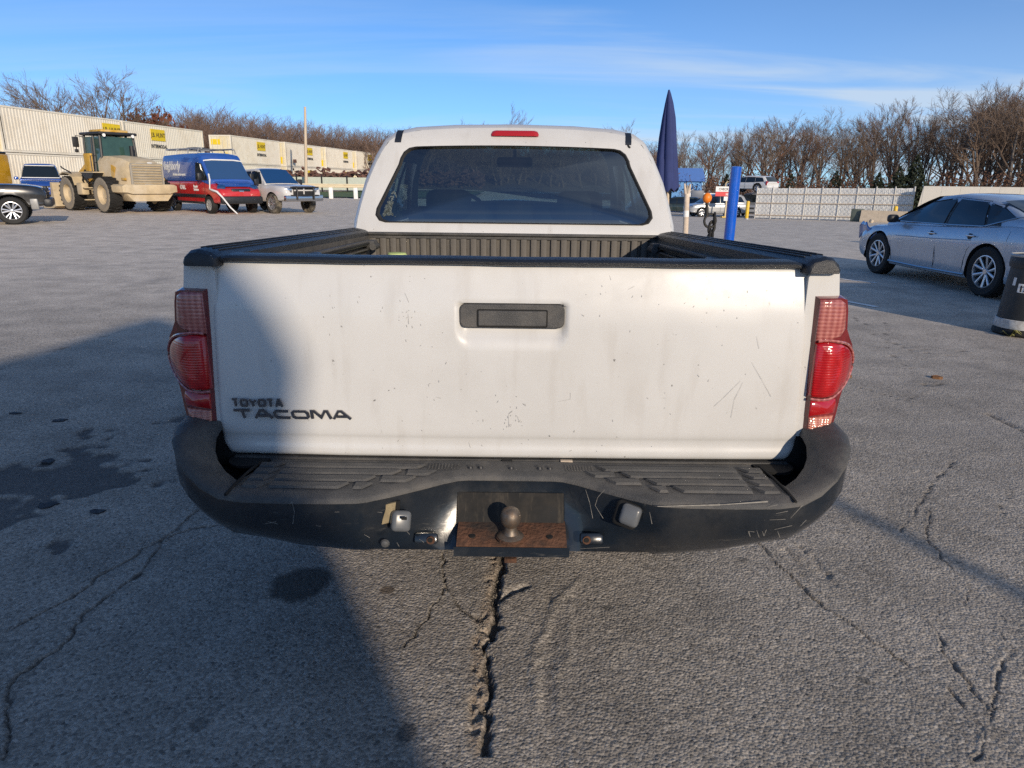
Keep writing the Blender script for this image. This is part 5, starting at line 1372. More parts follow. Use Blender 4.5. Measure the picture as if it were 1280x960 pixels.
for x_, l in ((-.035, .17), (0, .15), (.036, .16)):
    mb = MB(); mb.tube([(dx * 1.30 + x_ * .4, 0, 1.29), (dx * 1.4 + x_, 0, 1.40), (dx * 1.48 + x_ * 1.35, .0, 1.32 + l)], [.026, .022, .012], 8); mb.build('splinter', postm if x_ else mat('grey_wood', (.30, .27, .23), .9), wp)
q, q2 = at(911, 300, 11.6), at(920.6, 209, 11.6); dx = (q2.x - q.x) / (q2.z - q.z)
bpst = thing('blue_bollard', 'tall glossy blue steel pole leaning right behind the truck bed', 'bollard', (q.x - dx * q.z, 11.6, 0))
bm_ = mat('bollard_blue', (.004, .095, .55), .2, coat=.7, var=.15, dirt=(.05, .10, .25), dirt_amt=.25)
zt = q2.z
mb = MB(); mb.tube([(0, 0, 0), (dx * zt * .5, 0, zt * .5), (dx * zt, 0, zt)], .083, 24); mb.build('pipe', bm_, bpst)
mb = MB(); mb.lathe([(.085, -.02), (.085, .0), (.05, .012), (.001, .016)], 24); mb.v = [(v[0] + dx * zt, v[1], v[2] + zt) for v in mb.v]; mb.build('pipe_cap', bm_, bpst)
mb = MB(); mb.rbox((0, 0, .01), (.3, .3, .02), .004); mb.build('foot_plate', bm_, bpst)
# chain welded upright, orange ball on top
q = at(889, 300, 11.2)
ch = thing('chain_stand', 'black chain standing upright with bright orange ball on top, left of blue pole', 'chain', (q.x, 11.2, 0))
def link_at(c, ang, L, Wd, r, yaw=0.):
    mb = MB(); pts = []
    for k in range(20):
        a = 2 * math.pi * k / 20; v = Vector((Wd * math.cos(a), 0, L * math.sin(a)))
        pts.append(Matrix.Rotation(yaw, 3, 'Z') @ (Matrix.Rotation(ang, 3, 'Y') @ v) + Vector(c))
    rings = []
    for k in range(20):
        d_ = (pts[(k + 1) % 20] - pts[k - 1]).normalized(); n_ = Matrix.Rotation(yaw, 3, 'Z') @ Vector((0, 1, 0)); b_ = d_.cross(n_)
        rings.append([pts[k] + (n_ * math.cos(t_) + b_ * math.sin(t_)) * r for t_ in [2 * math.pi * j / 7 for j in range(7)]])
    rings.append(rings[0]); mb.loft(rings, True, False); return mb
z0 = q.z
M['chain'] = mat('chain_black', (.018, .017, .016), .55, .3, var=.3)
for i in range(8):
    mb = link_at((.03 * math.sin(i), 0, .10 + i * .125), 0, .085, .045, .018, (i % 2) * 1.4); mb.build('chain_link', M['chain'], ch)
ring_c = at(887.5, 276, 11.2)
mb = link_at((ring_c.x - q.x, 0, ring_c.z), 0, .10, .095, .020, .2); mb.build('shackle', M['chain'], ch)
cc = at(888, 285, 11.2)
for i, (px, py) in enumerate(((889, 285), (891, 294), (888, 299))):
    cc = at(px, py, 11.2); link_at((cc.x - q.x, .02 * i, cc.z), R(8), .085, .045, .019, 1.1 * (i % 2) + .3).build('chain_link', M['chain'], ch)
bc = at(884, 247.5, 11.2); rod_b = at(883.5, 266, 11.2); 
mb = MB(); mb.tube([(rod_b.x - q.x, 0, rod_b.z - .03), (bc.x - q.x, 0, bc.z - .03)], [.030, .024], 10); mb.build('stem', M['chain'], ch)
mb = MB(); rr_ = .070; mb.lathe([(.001, -rr_)] + [(rr_ * math.cos(R(a)), rr_ * 1.12 * math.sin(R(a))) for a in range(-75, 80, 15)] + [(.001, rr_ * 1.12)], 20, 'Z', (bc.x - q.x, 0, bc.z)); mb.build('orange_ball', mat('orange_ball', (.85, .22, .015), .45), ch)
tb = at(884, 238, 11.2)
# tapered traffic drum at the right edge
dp = at(1277, 418, 7.35)
drum = thing('traffic_drum', 'black tapered drum with white base band and white number plate, right edge', 'drum', (5.42, 7.36, 0), R(-6))
M['drum'] = mat('drum_black', (.016, .018, .020), .5, var=.25, dirt=(.10, .095, .085), dirt_amt=.4)
mb = MB(); mb.lathe([(.001, .07), (.262, .07), (.258, .14), (.250, .30), (.236, .52), (.222, .70), (.236, .70), (.242, .73), (.240, .80), (.232, .815), (.15, .83), (.001, .832)], 40); mb.build('body', M['drum'], drum)
mb = MB(); mb.lathe([(.272, .075), (.276, .10), (.270, .165), (.262, .17), (.262, .075)], 40, closed=True); mb.build('base_band', mat('band', (.62, .62, .60), .6, var=.2, dirt=(.2, .18, .16), dirt_amt=.6, dscale=9), drum)
mb = MB(); mb.lathe([(.001, 0), (.27, 0), (.285, .02), (.28, .055), (.26, .08), (.001, .08)], 36); mb.build('rubber_base', M['rubber'], drum)
mb = MB(); mb.lathe([(.242, .808), (.246, .822), (.236, .835), (.228, .825)], 40, closed=True); mb.build('rim', M['galv'], drum)
def drum_patch(a0, a1, z0, z1, m, name, r_off=.004, tri=False):
    def fn(u, v):
        a = R(a0 + (a1 - a0) * (u if not tri else (.5 + (u - .5) * (1 - v) ))); z = z0 + (z1 - z0) * v
        r = float(np.interp(z, [.07, .14, .30, .52, .70, .73, .80], [.262, .258, .250, .236, .222, .242, .240])) + r_off
        return (r * math.cos(a), r * math.sin(a), z)
    return MB().grid(fn, 10, 4).build(name, m, drum)
drum_patch(-150, -96, .455, .545, M['white_mark'], 'number_plate'); drum_patch(-134, -116, .63, .79, M['white_mark'], 'reflective_sticker', .005, True); drum_patch(-166, -158, .52, .60, M['white_mark'], 'side_sticker')
me = text_mesh('1752', .085, .001, .004, .95, 0, M['dark_print'])
for v in me.vertices:
    a = R(-147) + v.co.x / .243; v.co = (.2465 * math.cos(a), .2465 * math.sin(a), .466 + v.co.y)
link('number_print', me, drum)
# weeds at its foot
wm_ = mat('weed', (.20, .19, .06), .8, var=.3)
wd = thing('weed', 'dry yellow green weed growing at the foot of the black drum', 'weed', tuple(G(1262, 421)))
for k in range(14):
    a = rb.uniform(0, 6.3); l = rb.uniform(.05, .12); h_ = rb.uniform(.03, .09); w_ = .012; d_ = Vector((math.cos(a), math.sin(a), 0)); n_ = Vector((-d_.y, d_.x, 0)) * w_
    MB().add([n_ * .3, -n_ * .3, d_ * l * .6 - n_ + Vector((0, 0, h_)), d_ * l * .6 + n_ + Vector((0, 0, h_)), d_ * l + Vector((0, 0, h_ * .6))], [(0, 1, 2, 3), (3, 2, 4)]).build('leaf', wm_, wd)
# cream block left under the sedan
pb = G(1231, 371)
tag(MB((pb.x, pb.y, 0)).rbox((pb.x, pb.y, .035), (.16, .08, .06), .01, (0, 0, R(20))).build('wood_block', M['wood'], None), 'pale wood block on the ground behind the sedan rear wheel', 'wood block').location = (pb.x, pb.y, 0)

# ------------------------------------------------------------------ wheel loader
lo_a = R(54)
lq = place((-1.1, -1.6, 0), (-17.05, 30.5, 0), lo_a)
ld = thing('wheel_loader', 'dusty tan wheel loader with glass cab seen from its rear corner', 'wheel loader', (lq.x, lq.y, 0), lo_a)
M['tan'] = mat('loader_dust', (.50, .40, .25), .75, var=.2, vscale=3, dirt=(.58, .50, .38), dirt_amt=.7, dscale=1.4)
M['loader_yellow'] = mat('loader_yellow', (.60, .34, .03), .6, var=.2, dirt=(.52, .44, .30), dirt_amt=.6, dscale=2)
M['loader_glass'] = mat('loader_glass', (.035, .075, .062), .08, var=.2, vscale=3)
def lw(rad=.74, w=.56):
    ty = MB(); ty.lathe([(rad * .56, -w * .42), (rad * .86, -w * .5), (rad * .95, -w * .44), (rad * .965, 0), (rad * .95, w * .44), (rad * .86, w * .5), (rad * .56, w * .44), (rad * .5, 0)], 40, 'X', closed=True)
    for k in range(22):
        a = 2 * math.pi * k / 22
        for sgn in (-1, 1):
            a2 = a + sgn * math.pi / 44; p = [(sgn * w * .05, a2 - .09 * sgn * 0), (sgn * w * .27, a2 + .10), (sgn * w * .49, a2 + .06)]
            rings = []
            for x, q in p:
                rings.append([(x, (rad * rr_) * math.cos(q + dq), (rad * rr_) * math.sin(q + dq)) for rr_, dq in ((.95, -.06), (1.0, -.055), (1.0, .055), (.95, .06))])
            ty.loft(rings)
    ri = MB(); ri.lathe([(.001, w * .20), (rad * .20, w * .20), (rad * .24, w * .12), (rad * .46, w * .14), (rad * .52, w * .40), (rad * .575, w * .44), (rad * .575, -w * .4), (rad * .3, -w * .4), (.001, -w * .3)], 30, 'X')
    return ty.mesh('tyre', M['rubber']), ri.mesh('rim', M['tan']), None
tyw = lw()
sw_m = mat('tyre_dust', (.24, .21, .165), .9, var=.15)
side_me = MB().lathe([(.74 * .545, .56 * .45), (.74 * .60, .56 * .462), (.74 * .70, .56 * .478), (.74 * .86, .56 * .508), (.74 * .93, .56 * .46), (.74 * .86, .56 * .495), (.74 * .56, .56 * .40)], 40, 'X', closed=True).mesh('tyre_wall', sw_m)
for x, y in ((-1.08, -1.6), (1.08, -1.6), (-1.08, 1.6), (1.08, 1.6)):
    h = link('wheel', tyw[0], ld, (x, y, .74))
    if x < 0: h.rotation_euler = (0, 0, math.pi)
    link('rim', tyw[1], h); link('tyre_wall', side_me, h)
def L(name, mb, m, par=None, bevel=.0): return mb.build(name, m, par or ld, bevel=bevel)
# engine hood: tapering rear end
hood = MB(); hood.loft([[(-x, y, z) for x, z in ((w, z0), (w, z1 - .22), (w - .16, z1), (0, z1 + .05))] + [(x, y, z) for x, z in ((w - .16, z1), (w, z1 - .22), (w, z0))] for y, w, z0, z1 in ((-.62, .86, .95, 2.30), (-1.2, .86, .92, 2.30), (-2.2, .80, .95, 2.20), (-2.72, .74, 1.05, 2.05), (-2.86, .68, 1.15, 1.95))])
hood = L('engine_hood', hood, M['tan'])
L('counterweight', MB().loft([[(x * w, y, z) for x, z in ((-1, .86), (-1, 1.10), (-.9, 1.17), (.9, 1.17), (1, 1.10), (1, .86), (.8, .80), (-.8, .80))] for y, w in ((-2.2, 1.22), (-2.75, 1.22), (-3.05, 1.15), (-3.12, 1.0))]), M['tan'])
L('counterweight_underside', MB().loft([[(x * w, y, z) for x, z in ((-.72, .50), (-1, .82), (1, .82), (.72, .50))] for y, w in ((-2.0, .9), (-2.9, 1.05), (-3.0, 1.0))]), M['tan'])
gr = L('grille', MB().rbox((0, -2.87, 1.52), (1.28, .07, 1.0), .02), mat('grille_grey', (.27, .25, .21), .7, var=.2))
for k in range(9): L('grille_slat', MB().box((0, -2.925, 1.12 + k * .105), (1.18, .05, .035), (R(25), 0, 0)), M['tan'], gr)
L('grille_frame', MB().box((-.66, -2.91, 1.52), (.06, .06, .86)).box((.66, -2.91, 1.52), (.06, .06, .86)).box((0, -2.91, 1.12), (1.26, .062, .05)).box((0, -2.91, 1.93), (1.26, .062, .05)), mat('gf', (.33, .30, .25), .7), gr)
L('rear_latch', MB().rbox((0, -2.96, 1.14), (.34, .05, .10), .02), M['galv'], gr); L('rear_emblem', MB().rbox((.22, -2.80, 2.02), (.20, .04, .08), .01, (R(-30), 0, 0)), M['white_mark'], hood)
for sg in (-1, 1):
    L('side_vent', MB().prism([(-2.05, 1.85), (-1.72, 1.95), (-1.60, 1.30), (-1.75, 1.28)], 'YZ', sg * .835, sg * .862), M['loader_yellow'], hood)
    L('hood_decal', MB().rbox((sg * .81, -2.55, 1.38), (.02, .4, .10), .004), M['loader_yellow'], hood)
    L('front_fender', MB().loft([[(sg * x, y, z) for x in (.74, 1.36) for z in ((zt_, zt_ - .05) if x < 1 else (zt_ - .05, zt_))] for y, zt_ in ((.72, 1.15), (.85, 1.45), (1.2, 1.62), (1.7, 1.66), (2.1, 1.55))]), M['tan'])
    L('step_platform', MB().prism([(-1.0, 1.62), (.15, 1.62), (-.2, 1.38), (-.75, 1.38)], 'YZ', sg * .72, sg * 1.28), M['dark_metal']); L('platform_top', MB().box((sg * 1.0, -.42, 1.64), (.62, 1.22, .04)), M['tan'])
    for y in (.1, -.15): L('ladder_rung', MB().box((sg * 1.1, .05, .8 + y * 2), (.4, .12, .04)), M['tan'])
# chassis, boom, bucket
L('rear_chassis', MB().box((0, -1.4, .95), (1.3, 2.2, .5)), M['tan']); L('front_chassis', MB().box((0, 1.3, .95), (1.1, 1.6, .6)).box((0, .2, .9), (.6, .9, .5)), M['tan'])
for x in (-.55, .55): L('lift_arm', MB().prism([(.55, 1.95), (.8, 2.15), (1.9, 1.6), (2.9, .75), (3.1, .45), (2.85, .40), (1.8, 1.1), (.9, 1.6)], 'YZ', x - .09, x + .09), M['loader_yellow'])
L('boom_tower', MB().prism([(.45, 1.0), (.55, 2.05), (.95, 2.2), (1.5, 1.3), (1.5, .9)], 'YZ', -.42, .42), M['loader_yellow'])
L('hydraulic_ram', MB().tube([(-.25, .8, 1.7), (-.25, 2.5, 1.25)], .07, 8).tube([(.25, .8, 1.7), (.25, 2.5, 1.25)], .07, 8), M['chrome'])
L('bucket', MB().prism([(2.9, .15), (3.0, 1.15), (3.15, 1.2), (3.25, .5), (3.5, .22), (4.3, .10), (4.3, .04), (3.2, .05)], 'YZ', -1.35, 1.35), M['tan'])
L('hose', MB().tube([(-.9, .55, 1.75), (-1.0, .7, 1.3), (-.8, .85, 1.0)], .035, 6).tube([(-.75, .5, 1.9), (-.95, .8, 1.5), (-.7, 1.0, 1.1)], .03, 6), M['rubber'])
L('side_panel', MB().rbox((-.82, .30, 2.05), (.10, .65, .75), .03), M['loader_yellow'])
# cab: posts, roof, glass
cabx, cy0, cy1, cz0, cz1 = .74, -.78, .72, 1.62, 3.18
posts = [(-cabx, cy0), (cabx, cy0), (-cabx, cy1), (cabx, cy1), (-cabx, -.15), (cabx, -.15)]
for x, y in posts: L('cab_post', MB().tube([(x * 1.02, y * 1.02, cz0), (x * .93, y * .94, cz1)], .055, 6), M['dark_metal'])
L('cab_roof', MB().rbox((0, -.03, cz1 + .05), (1.62, 1.82, .12), .05), M['dark_metal']); L('roof_hatch', MB().rbox((0, -.1, cz1 + .16), (1.15, 1.1, .12), .05), M['loader_yellow'])
L('rear_glass', MB().loft([[(-.68, cy0 - .01, 2.28), (.68, cy0 - .01, 2.28)], [(-.64, cy0 + .04, 3.1), (.64, cy0 + .04, 3.1)]], False, False), M['loader_glass'], bevel=0)
for sg in (-1, 1):
    L('side_glass', MB().loft([[(sg * .735, cy0 + .06, 1.7), (sg * .735, -.2, 1.7)], [(sg * .70, cy0 + .08, 3.1), (sg * .70, -.2, 3.1)]], False, False), M['loader_glass']); dr = L('cab_door', MB().loft([[(sg * .745, -.1, 1.64), (sg * .745, cy1 - .06, 1.64)], [(sg * .705, -.1, 3.1), (sg * .705, cy1 - .08, 3.1)]], False, False), M['loader_glass'])
    L('door_bar', MB().tube([(sg * .78, -.02, 1.7), (sg * .74, -.02, 3.05)], .022, 6).tube([(sg * .77, .3, 2.2), (sg * .77, .62, 2.2)], .018, 6), M['dark_metal'], dr)
L('front_glass', MB().loft([[(-.66, cy1, 1.8), (.66, cy1, 1.8)], [(-.62, cy1 - .05, 3.1), (.62, cy1 - .05, 3.1)]], False, False), M['loader_glass'])
L('rear_sill', MB().rbox((0, cy0 - .04, 2.26), (1.5, .08, .06), .015), M['dark_metal'])
L('operator_seat', MB().rbox((0, -.05, 2.0), (.5, .5, .16), .05).rbox((0, -.3, 2.4), (.46, .14, .7), .05).rbox((0, -.32, 2.82), (.26, .1, .16), .04), M['cabin'])
for x in (-.5, .5): L('work_lamp', MB().lathe([(.001, 0), (.07, 0), (.05, .07), (.001, .08)], 12, 'Y', (x * 1.2, cy0 - .16, cz1 - .03)), M['white_mark'])
for sg in (-1, 1): L('mirror', MB().rbox((sg * 1.12, .55, 2.88), (.26, .06, .42), .04).rbox((sg * 1.12, .55, 2.52), (.16, .06, .14), .03).tube([(sg * .72, .7, 3.1), (sg * 1.05, .6, 3.15), (sg * 1.12, .58, 2.5)], .02, 6), M['dark_metal'])
L('hand_rail', MB().tube([(-1.25, -.9, 1.64), (-1.25, -.9, 2.3), (-1.05, -1.0, 2.3)], .02, 6).tube([(-1.3, 1.0, 1.62), (-1.6, 1.05, 1.8), (-1.65, 1.05, 1.88)], .03, 6), M['dark_metal'])
L('air_cleaner', MB().tube([(.35, -1.2, 2.3), (.35, -1.2, 2.75)], .09, 12), M['dark_metal'])
L('mud_flap_guard', MB().rbox((-1.15, .45, .95), (.3, .5, .5), .05), M['tan'])

# ------------------------------------------------------------------ shipping containers
M['cont'] = mat('container_cream', (.80, .745, .63), .6, var=.10, vscale=.5, dirt=(.46, .38, .27), dirt_amt=.45, dscale=.5)
M['cont_end'] = mat('container_end', (.72, .66, .50), .6, var=.1, dirt=(.60, .45, .14), dirt_amt=.5, dscale=.8)
M['lab_yellow'] = mat('label_yellow', (.78, .56, .015), .6, var=.12)
LC, WC, HC = 12.19, 2.44, 2.90
def corr_side():
    mb = MB(); n = 44; pit_ = (LC - .5) / n; pts = []
    for k in range(n):
        y = -LC / 2 + .25 + k * pit_
        pts += [(0, y), (0, y + pit_ * .35), (-.022, y + pit_ * .5), (-.022, y + pit_ * .85)]
    pts.append((0, LC / 2 - .25))
    mb.loft([[(WC / 2 - .02 + x, y, .16) for x, y in pts], [(WC / 2 - .02 + x, y, HC - .12) for x, y in pts]], False, False)
    mb.loft([[(-WC / 2 + .02 - x, y, .16) for x, y in pts], [(-WC / 2 + .02 - x, y, HC - .12) for x, y in pts]], False, False)
    mb.box((0, 0, HC - .06), (WC - .06, LC - .1, .06))
    return mb.mesh('side_panel', M['cont'], 0)
def cont_frame():
    mb = MB()
    for x in (-1, 1):
        for y in (-1, 1): mb.box((x * (WC / 2 - .06), y * (LC / 2 - .08), HC / 2), (.12, .16, HC))
        for z in (.08, HC - .06): mb.box((x * (WC / 2 - .05), 0, z), (.10 + .002, LC - .32, .14 if z < 1 else .11))
    for y in (-1, 1):
        for z in (.08, HC - .06): mb.box((0, y * (LC / 2 - .08), z), (WC - .24, .14, .14 if z < 1 else .11))
    return mb.mesh('corner_frame', M['cont'], 0)
def cont_doors():
    mb = MB()
    for x in (-.57, .57): mb.box((x, -LC / 2 + .05, HC / 2), (1.12, .05, HC - .26))
    return mb.mesh('end_doors', M['cont_end'], 0)
def cont_bars():
    mb = MB()
    for x in (-.85, -.3, .3, .85): mb.tube([(x, -LC / 2 - .01, .2), (x, -LC / 2 - .01, HC - .2)], .025, 6)
    return mb.mesh('locking_bar', M['galv'])
c_side, c_frame, c_doors, c_bars = corr_side(), cont_frame(), cont_doors(), cont_bars()
def cont_front():
    return MB().box((0, LC / 2 - .05, HC / 2), (WC - .26, .05, HC - .26)).mesh('front_wall', M['cont'], 0)
c_frontw = cont_front()
lab_me = MB().box((WC / 2 + .012, 0, 0), (.02, 2.1, .95)).mesh('label_panel', M['lab_yellow'], 0)
lab_end = MB().box((-.5, -LC / 2 - .0, 2.2), (1.0, .03, .55)).box((.55, -LC / 2 - .0, .7), (.35, .03, .8)).mesh('end_label', M['lab_yellow'], 0)
def ctext(txt, size, sx, m, y0, z0):
    me = text_mesh(txt, size, .004, .012, sx, 0, m, 'CENTER')
    for v in me.vertices: v.co = (WC / 2 + .028 + v.co.z, y0 + v.co.x, z0 + v.co.y)
    return me
M['lab_print'] = mat('label_print', (.10, .075, .02), .6); M['lab_black'] = mat('label_black', (.05, .05, .05), .6)
t1, t2 = ctext('J.B. HUNT', .52, .92, M['lab_print'], 0, -.18), ctext('INTERMODAL', .40, .95, M['lab_black'], 0, -.22)
def container(x, y, z, rz, label, ly, group, plate=True):
    c = thing('shipping_container', label, 'container', (x, y, z), rz, group)
    link('side_panel', c_side, c); link('corner_frame', c_frame, c); d_ = link('end_doors', c_doors, c); link('locking_bar', c_bars, d_); link('end_label', lab_end, d_); link('front_wall', c_frontw, c)
    if plate:
        p_ = link('label_panel', lab_me, c, (0, ly, 2.05)); link('label_lettering', t1, p_); q_ = link('container_lettering', t2, c, (0, ly, 1.2))
    return c
near_line = lambda y: (-34.65 + (y - 47.4) * .116)
rzn = -math.atan(.116)
gn = 'cream containers stacked two high behind the loader'
for lvl in (0, 1):
    for i, (yc, ly) in enumerate(((41.9, 2.6), (54.4, 4.9), (66.9, -1.4))):
        lab = [['lower cream container, its end behind the black pickup at the left edge', 'lower cream container behind the blue suv and the loader', 'lower cream container hidden mostly behind the blue and red van'],
               ['upper cream container nearest the left edge of the photo', 'upper cream container below the big bare tree, above the blue suv', 'upper cream container with yellow label above the blue van roof']][lvl][i]
        container(near_line(yc) + (.0, .05, -.04)[i], yc, lvl * 2.93, rzn + R((.2, -.3, .2)[i]), lab, ly, gn, not (i == 0 and lvl))
gf_ = 'cream containers in the far double row left of the pickup cab'
pl_ = ['first', 'second', 'third', 'fourth', 'fifth']
y0 = 85.2
far_x = lambda y: -31.4 + (y - 79) * .100
for i in range(5):
    yc = y0 + i * 13.4
    for lvl in (0, 1):
        lab = ['lower container, %s from the left in the far row of cream containers', 'top container, %s from the left in the far row of cream containers'][lvl] % pl_[i]
        container(far_x(yc) + .22 * i, yc, lvl * 2.93, -math.atan(.10) + R(((i * 37) % 5 - 2) * .25), lab, 1.0 + (i % 3) * .8, gf_)
# pale siding fence, guard rail, grass and scrap heap in front of the far containers
tag(MB().grid(lambda u, v: (-46 + 42 * u, 57 + v * 38 + 3 * u, .05 + .10 * math.sin(u * 9) * v + .02), 20, 6).build('grass', mat('grass', (.085, .13, .035), .9, var=.35, vscale=.8, bump=.5, bscale=6), None), 'strip of green verge grass behind the guard rail', 'grass', kind='stuff')
fe = thing('pale_fence', 'low pale green panel fence running in front of the far containers', 'fence', (-24, 84, 0), R(-7))
pf = mat('pale_panel', (.50, .54, .47), .7, var=.1)
pan = MB().box((0, 0, .95), (2.9, .06, 1.4)).mesh('fence_panel', pf, 0); pst = MB().box((0, -.06, .9), (.14, .14, 1.9)).mesh('fence_post', M['dark_metal'], 0)
for k in range(9):
    link('fence_panel', pan, fe, (-16 + 3.0 * k + 1.5, 0, 0)); link('fence_post', pst, fe, (-16 + 3.0 * k, 0, 0))
gr_ = thing('guard_rail', 'cream guard rail on short white posts along the grass edge', 'guard rail', (-17, 56.3, 0), R(3))
MB().loft([[(x, y, z) for y, z in ((-.05, 1.12), (-.09, 1.05), (-.05, .98), (-.09, .90), (-.05, .83), (-.02, .83), (-.02, 1.12))] for x in (-9, 0, 9)]).build('rail', mat('rail_cream', (.60, .52, .36), .6, var=.1), gr_)
gp_ = MB().rbox((0, .02, .42), (.30, .22, .84), .02).mesh('rail_post', M['white_mark'])
for k in range(10): link('rail_post', gp_, gr_, (-8.6 + k * 1.9, 0, 0))
rs = random.Random(11); sc_ = MB()
for k in range(1100):
    x = rs.uniform(-30, -4); 
    sc_.box((x, 92 + rs.uniform(-3, 3) + (x + 20) * .05, max(.3, rs.gauss(1.1, .45)) + .5), (rs.uniform(.2, 1.1), rs.uniform(.1, .5), rs.uniform(.05, .3)), (rs.uniform(-.6, .6), rs.uniform(-.6, .6), rs.uniform(0, 3)))
tag(sc_.build('scrap_heap', mat('scrap', (.13, .065, .05), .8, var=.6, vscale=.9), None, 0), 'long heap of rusty scrap metal in front of the far containers', 'scrap heap', kind='stuff')
tag(MB().tube([(0, 0, 0), (0, 0, 9.0)], [.19, .13], 10).build('utility_pole', M['wood'], None), 'bare wooden utility pole before the far containers', 'utility pole').matrix_world = Matrix.Translation((at(382.5, 233, 82).x, 82, 0)) @ Matrix.Rotation(R(3.0), 4, 'Y')

# ------------------------------------------------------------------ the white fence on the right, block, bollards, cream store
M['post_pale'] = mat('post_pale', (.52, .51, .48), .5)
M['fence_white'] = mat('fence_slat', (.76, .76, .73), .6, var=.10)
A, B = G(943, 273), G(1137, 278)
AB = (B - A); LN = math.hypot(AB.x, AB.y); rzf = math.atan2(AB.y, AB.x); slope = AB.z / LN
HF = 2.12
fn_ = thing('slatted_fence', 'white slatted wire fence with grey posts and tan rails across the back right', 'fence', tuple(A), rzf)
nb = 9; bay = LN / nb
slat_me = MB().box((0, 0, HF / 2), (.105, .014, HF - .06)).mesh('slat', M['fence_white'], 0)
ns = int(LN / .1145)
for k in range(min(ns, 298)):
    o = link('slat', slat_me, fn_, ((k + .5) * LN / ns, .03 + .010 * (k % 2), slope * (k + .5) * LN / ns + .03 + .012 * rs.uniform(-1, 1))); o.rotation_euler = (0, 0, rs.uniform(-.12, .12))
post_me = MB().tube([(0, 0, 0), (0, 0, HF + .12)], .04, 8).mesh('fence_post', M['post_pale'])
for k in range(nb + 1): link('fence_post', post_me, fn_, (k * bay, .012, slope * k * bay))
rail_me = M['wood']
for z in (.26, 1.10, 1.72): MB().tube([(0, -.02, z), (LN, -.02, z + slope * LN)], .035, 6).build('rail', rail_me, fn_)
# wire mesh in front of the slats
wm2 = MB(); st_ = .30
x = -HF
while x < LN:
    for sgn in (1, -1):
        x0, z0, x1, z1 = (x, .05, x + HF - .1, HF - .05) if sgn > 0 else (x, HF - .05, x + HF - .1, .05)
        if x0 < 0: z0 += sgn * (0 - x0); x0 = 0
        if x1 > LN: z1 -= sgn * (x1 - LN); x1 = LN
        if x1 > x0: wm2.tube([(x0, -.012, z0 + slope * x0), (x1, -.012, z1 + slope * x1)], .005, 3, False)
    x += st_
o = wm2.build('wire_mesh', M['galv'], fn_, 0); o['kind'] = 'stuff'
for px, py, hh, lab in ((933, 274, 1.15, 'yellow bollard at the left end of the white fence'), (1117, 278, .95, 'yellow bollard in front of the concrete block')):
    p = G(px, py); yb = thing('yellow_bollard', lab, 'bollard', tuple(p))
    mb = MB(); mb.lathe([(.001, 0), (.12, 0), (.12, hh), (.10, hh + .05), (.05, hh + .075), (.001, hh + .08)], 18); mb.build('pipe', M['yellow'], yb)
    mb = MB(); mb.lathe([(.001, -.02), (.19, -.02), (.17, .05), (.12, .07)], 18); mb.build('concrete_collar', M['galv'], yb)
p = G(1103, 278); bk = thing('concrete_block', 'long cream concrete barrier block lying against the fence', 'concrete block', tuple(p), rzf)
M['concrete'] = mat('concrete', (.50, .42, .32), .9, var=.15, bump=.3)
MB().loft([[(x, y, z) for y, z in ((-.30, 0), (-.30, .12), (-.16, .45), (-.12, .72), (.12, .72), (.16, .45), (.30, .12), (.30, 0))] for x in (-1.3, 1.3)]).build('block', M['concrete'], bk, 0)
for x in (-.9, .9): MB().tube([(x - .08, 0, .70), (x - .08, 0, .80), (x + .08, 0, .80), (x + .08, 0, .70)], .015, 6).build('lifting_loop', M['dark_metal'], bk)
p = G(1070, 277); bx_ = thing('grey_box', 'grey green utility box standing left of the concrete block', 'utility box', tuple(p), rzf)
MB().rbox((0, 0, .38), (.66, .5, .76), .03).build('case', mat('box_green', (.10, .12, .10), .6, var=.2), bx_); MB().rbox((0, 0, .78), (.70, .54, .05), .02).build('lid', mat('box_lid', (.16, .18, .15), .6), bx_)
p = G(1089, 278.5); tag(MB(tuple(p)).rbox(p + Vector((0, 0, .10)), (.22, .2, .2), .05, (.3, .2, .4)).build('rubble', M['concrete'], None), 'small tan rubble lump before the concrete block', 'rubble').location = tuple(p)
a_ = B + Vector((.05, -.9, 0))
stc = thing('steel_wall', 'plain cream steel panel wall standing behind the silver sedan', 'wall', tuple(a_), rzf - R(2))
M['store'] = mat('store_cream', (.80, .745, .63), .6, var=.06, vscale=.6, dirt=(.55, .48, .38), dirt_amt=.15, dscale=.4)
SH, SL = float(at(1150, 232.5, a_.y).z - a_.z), 16.0
pnl = MB().box((.5, 0, SH / 2), (.992, .14, SH)).mesh('wall_panel', M['store'], 0)
for k in range(16):
    link('wall_panel', pnl, stc, (k * 1.0, .004 * (k % 2), 0))
MB().prism([(0, 0), (.02, SH), (0, SH)], 'XZ', -.06, .06).loft([[(-.30, -.06, 0), (0, -.06, 0), (0, .06, 0), (-.30, .06, 0)], [(-.01, -.06, SH), (0, -.06, SH), (0, .06, SH), (-.01, .06, SH)]]).build('end_gusset', M['store'], stc, 0)
MB().box((SL / 2, .13, SH - .05), (SL, .08, .08)).build('top_rail', M['galv'], stc, 0)

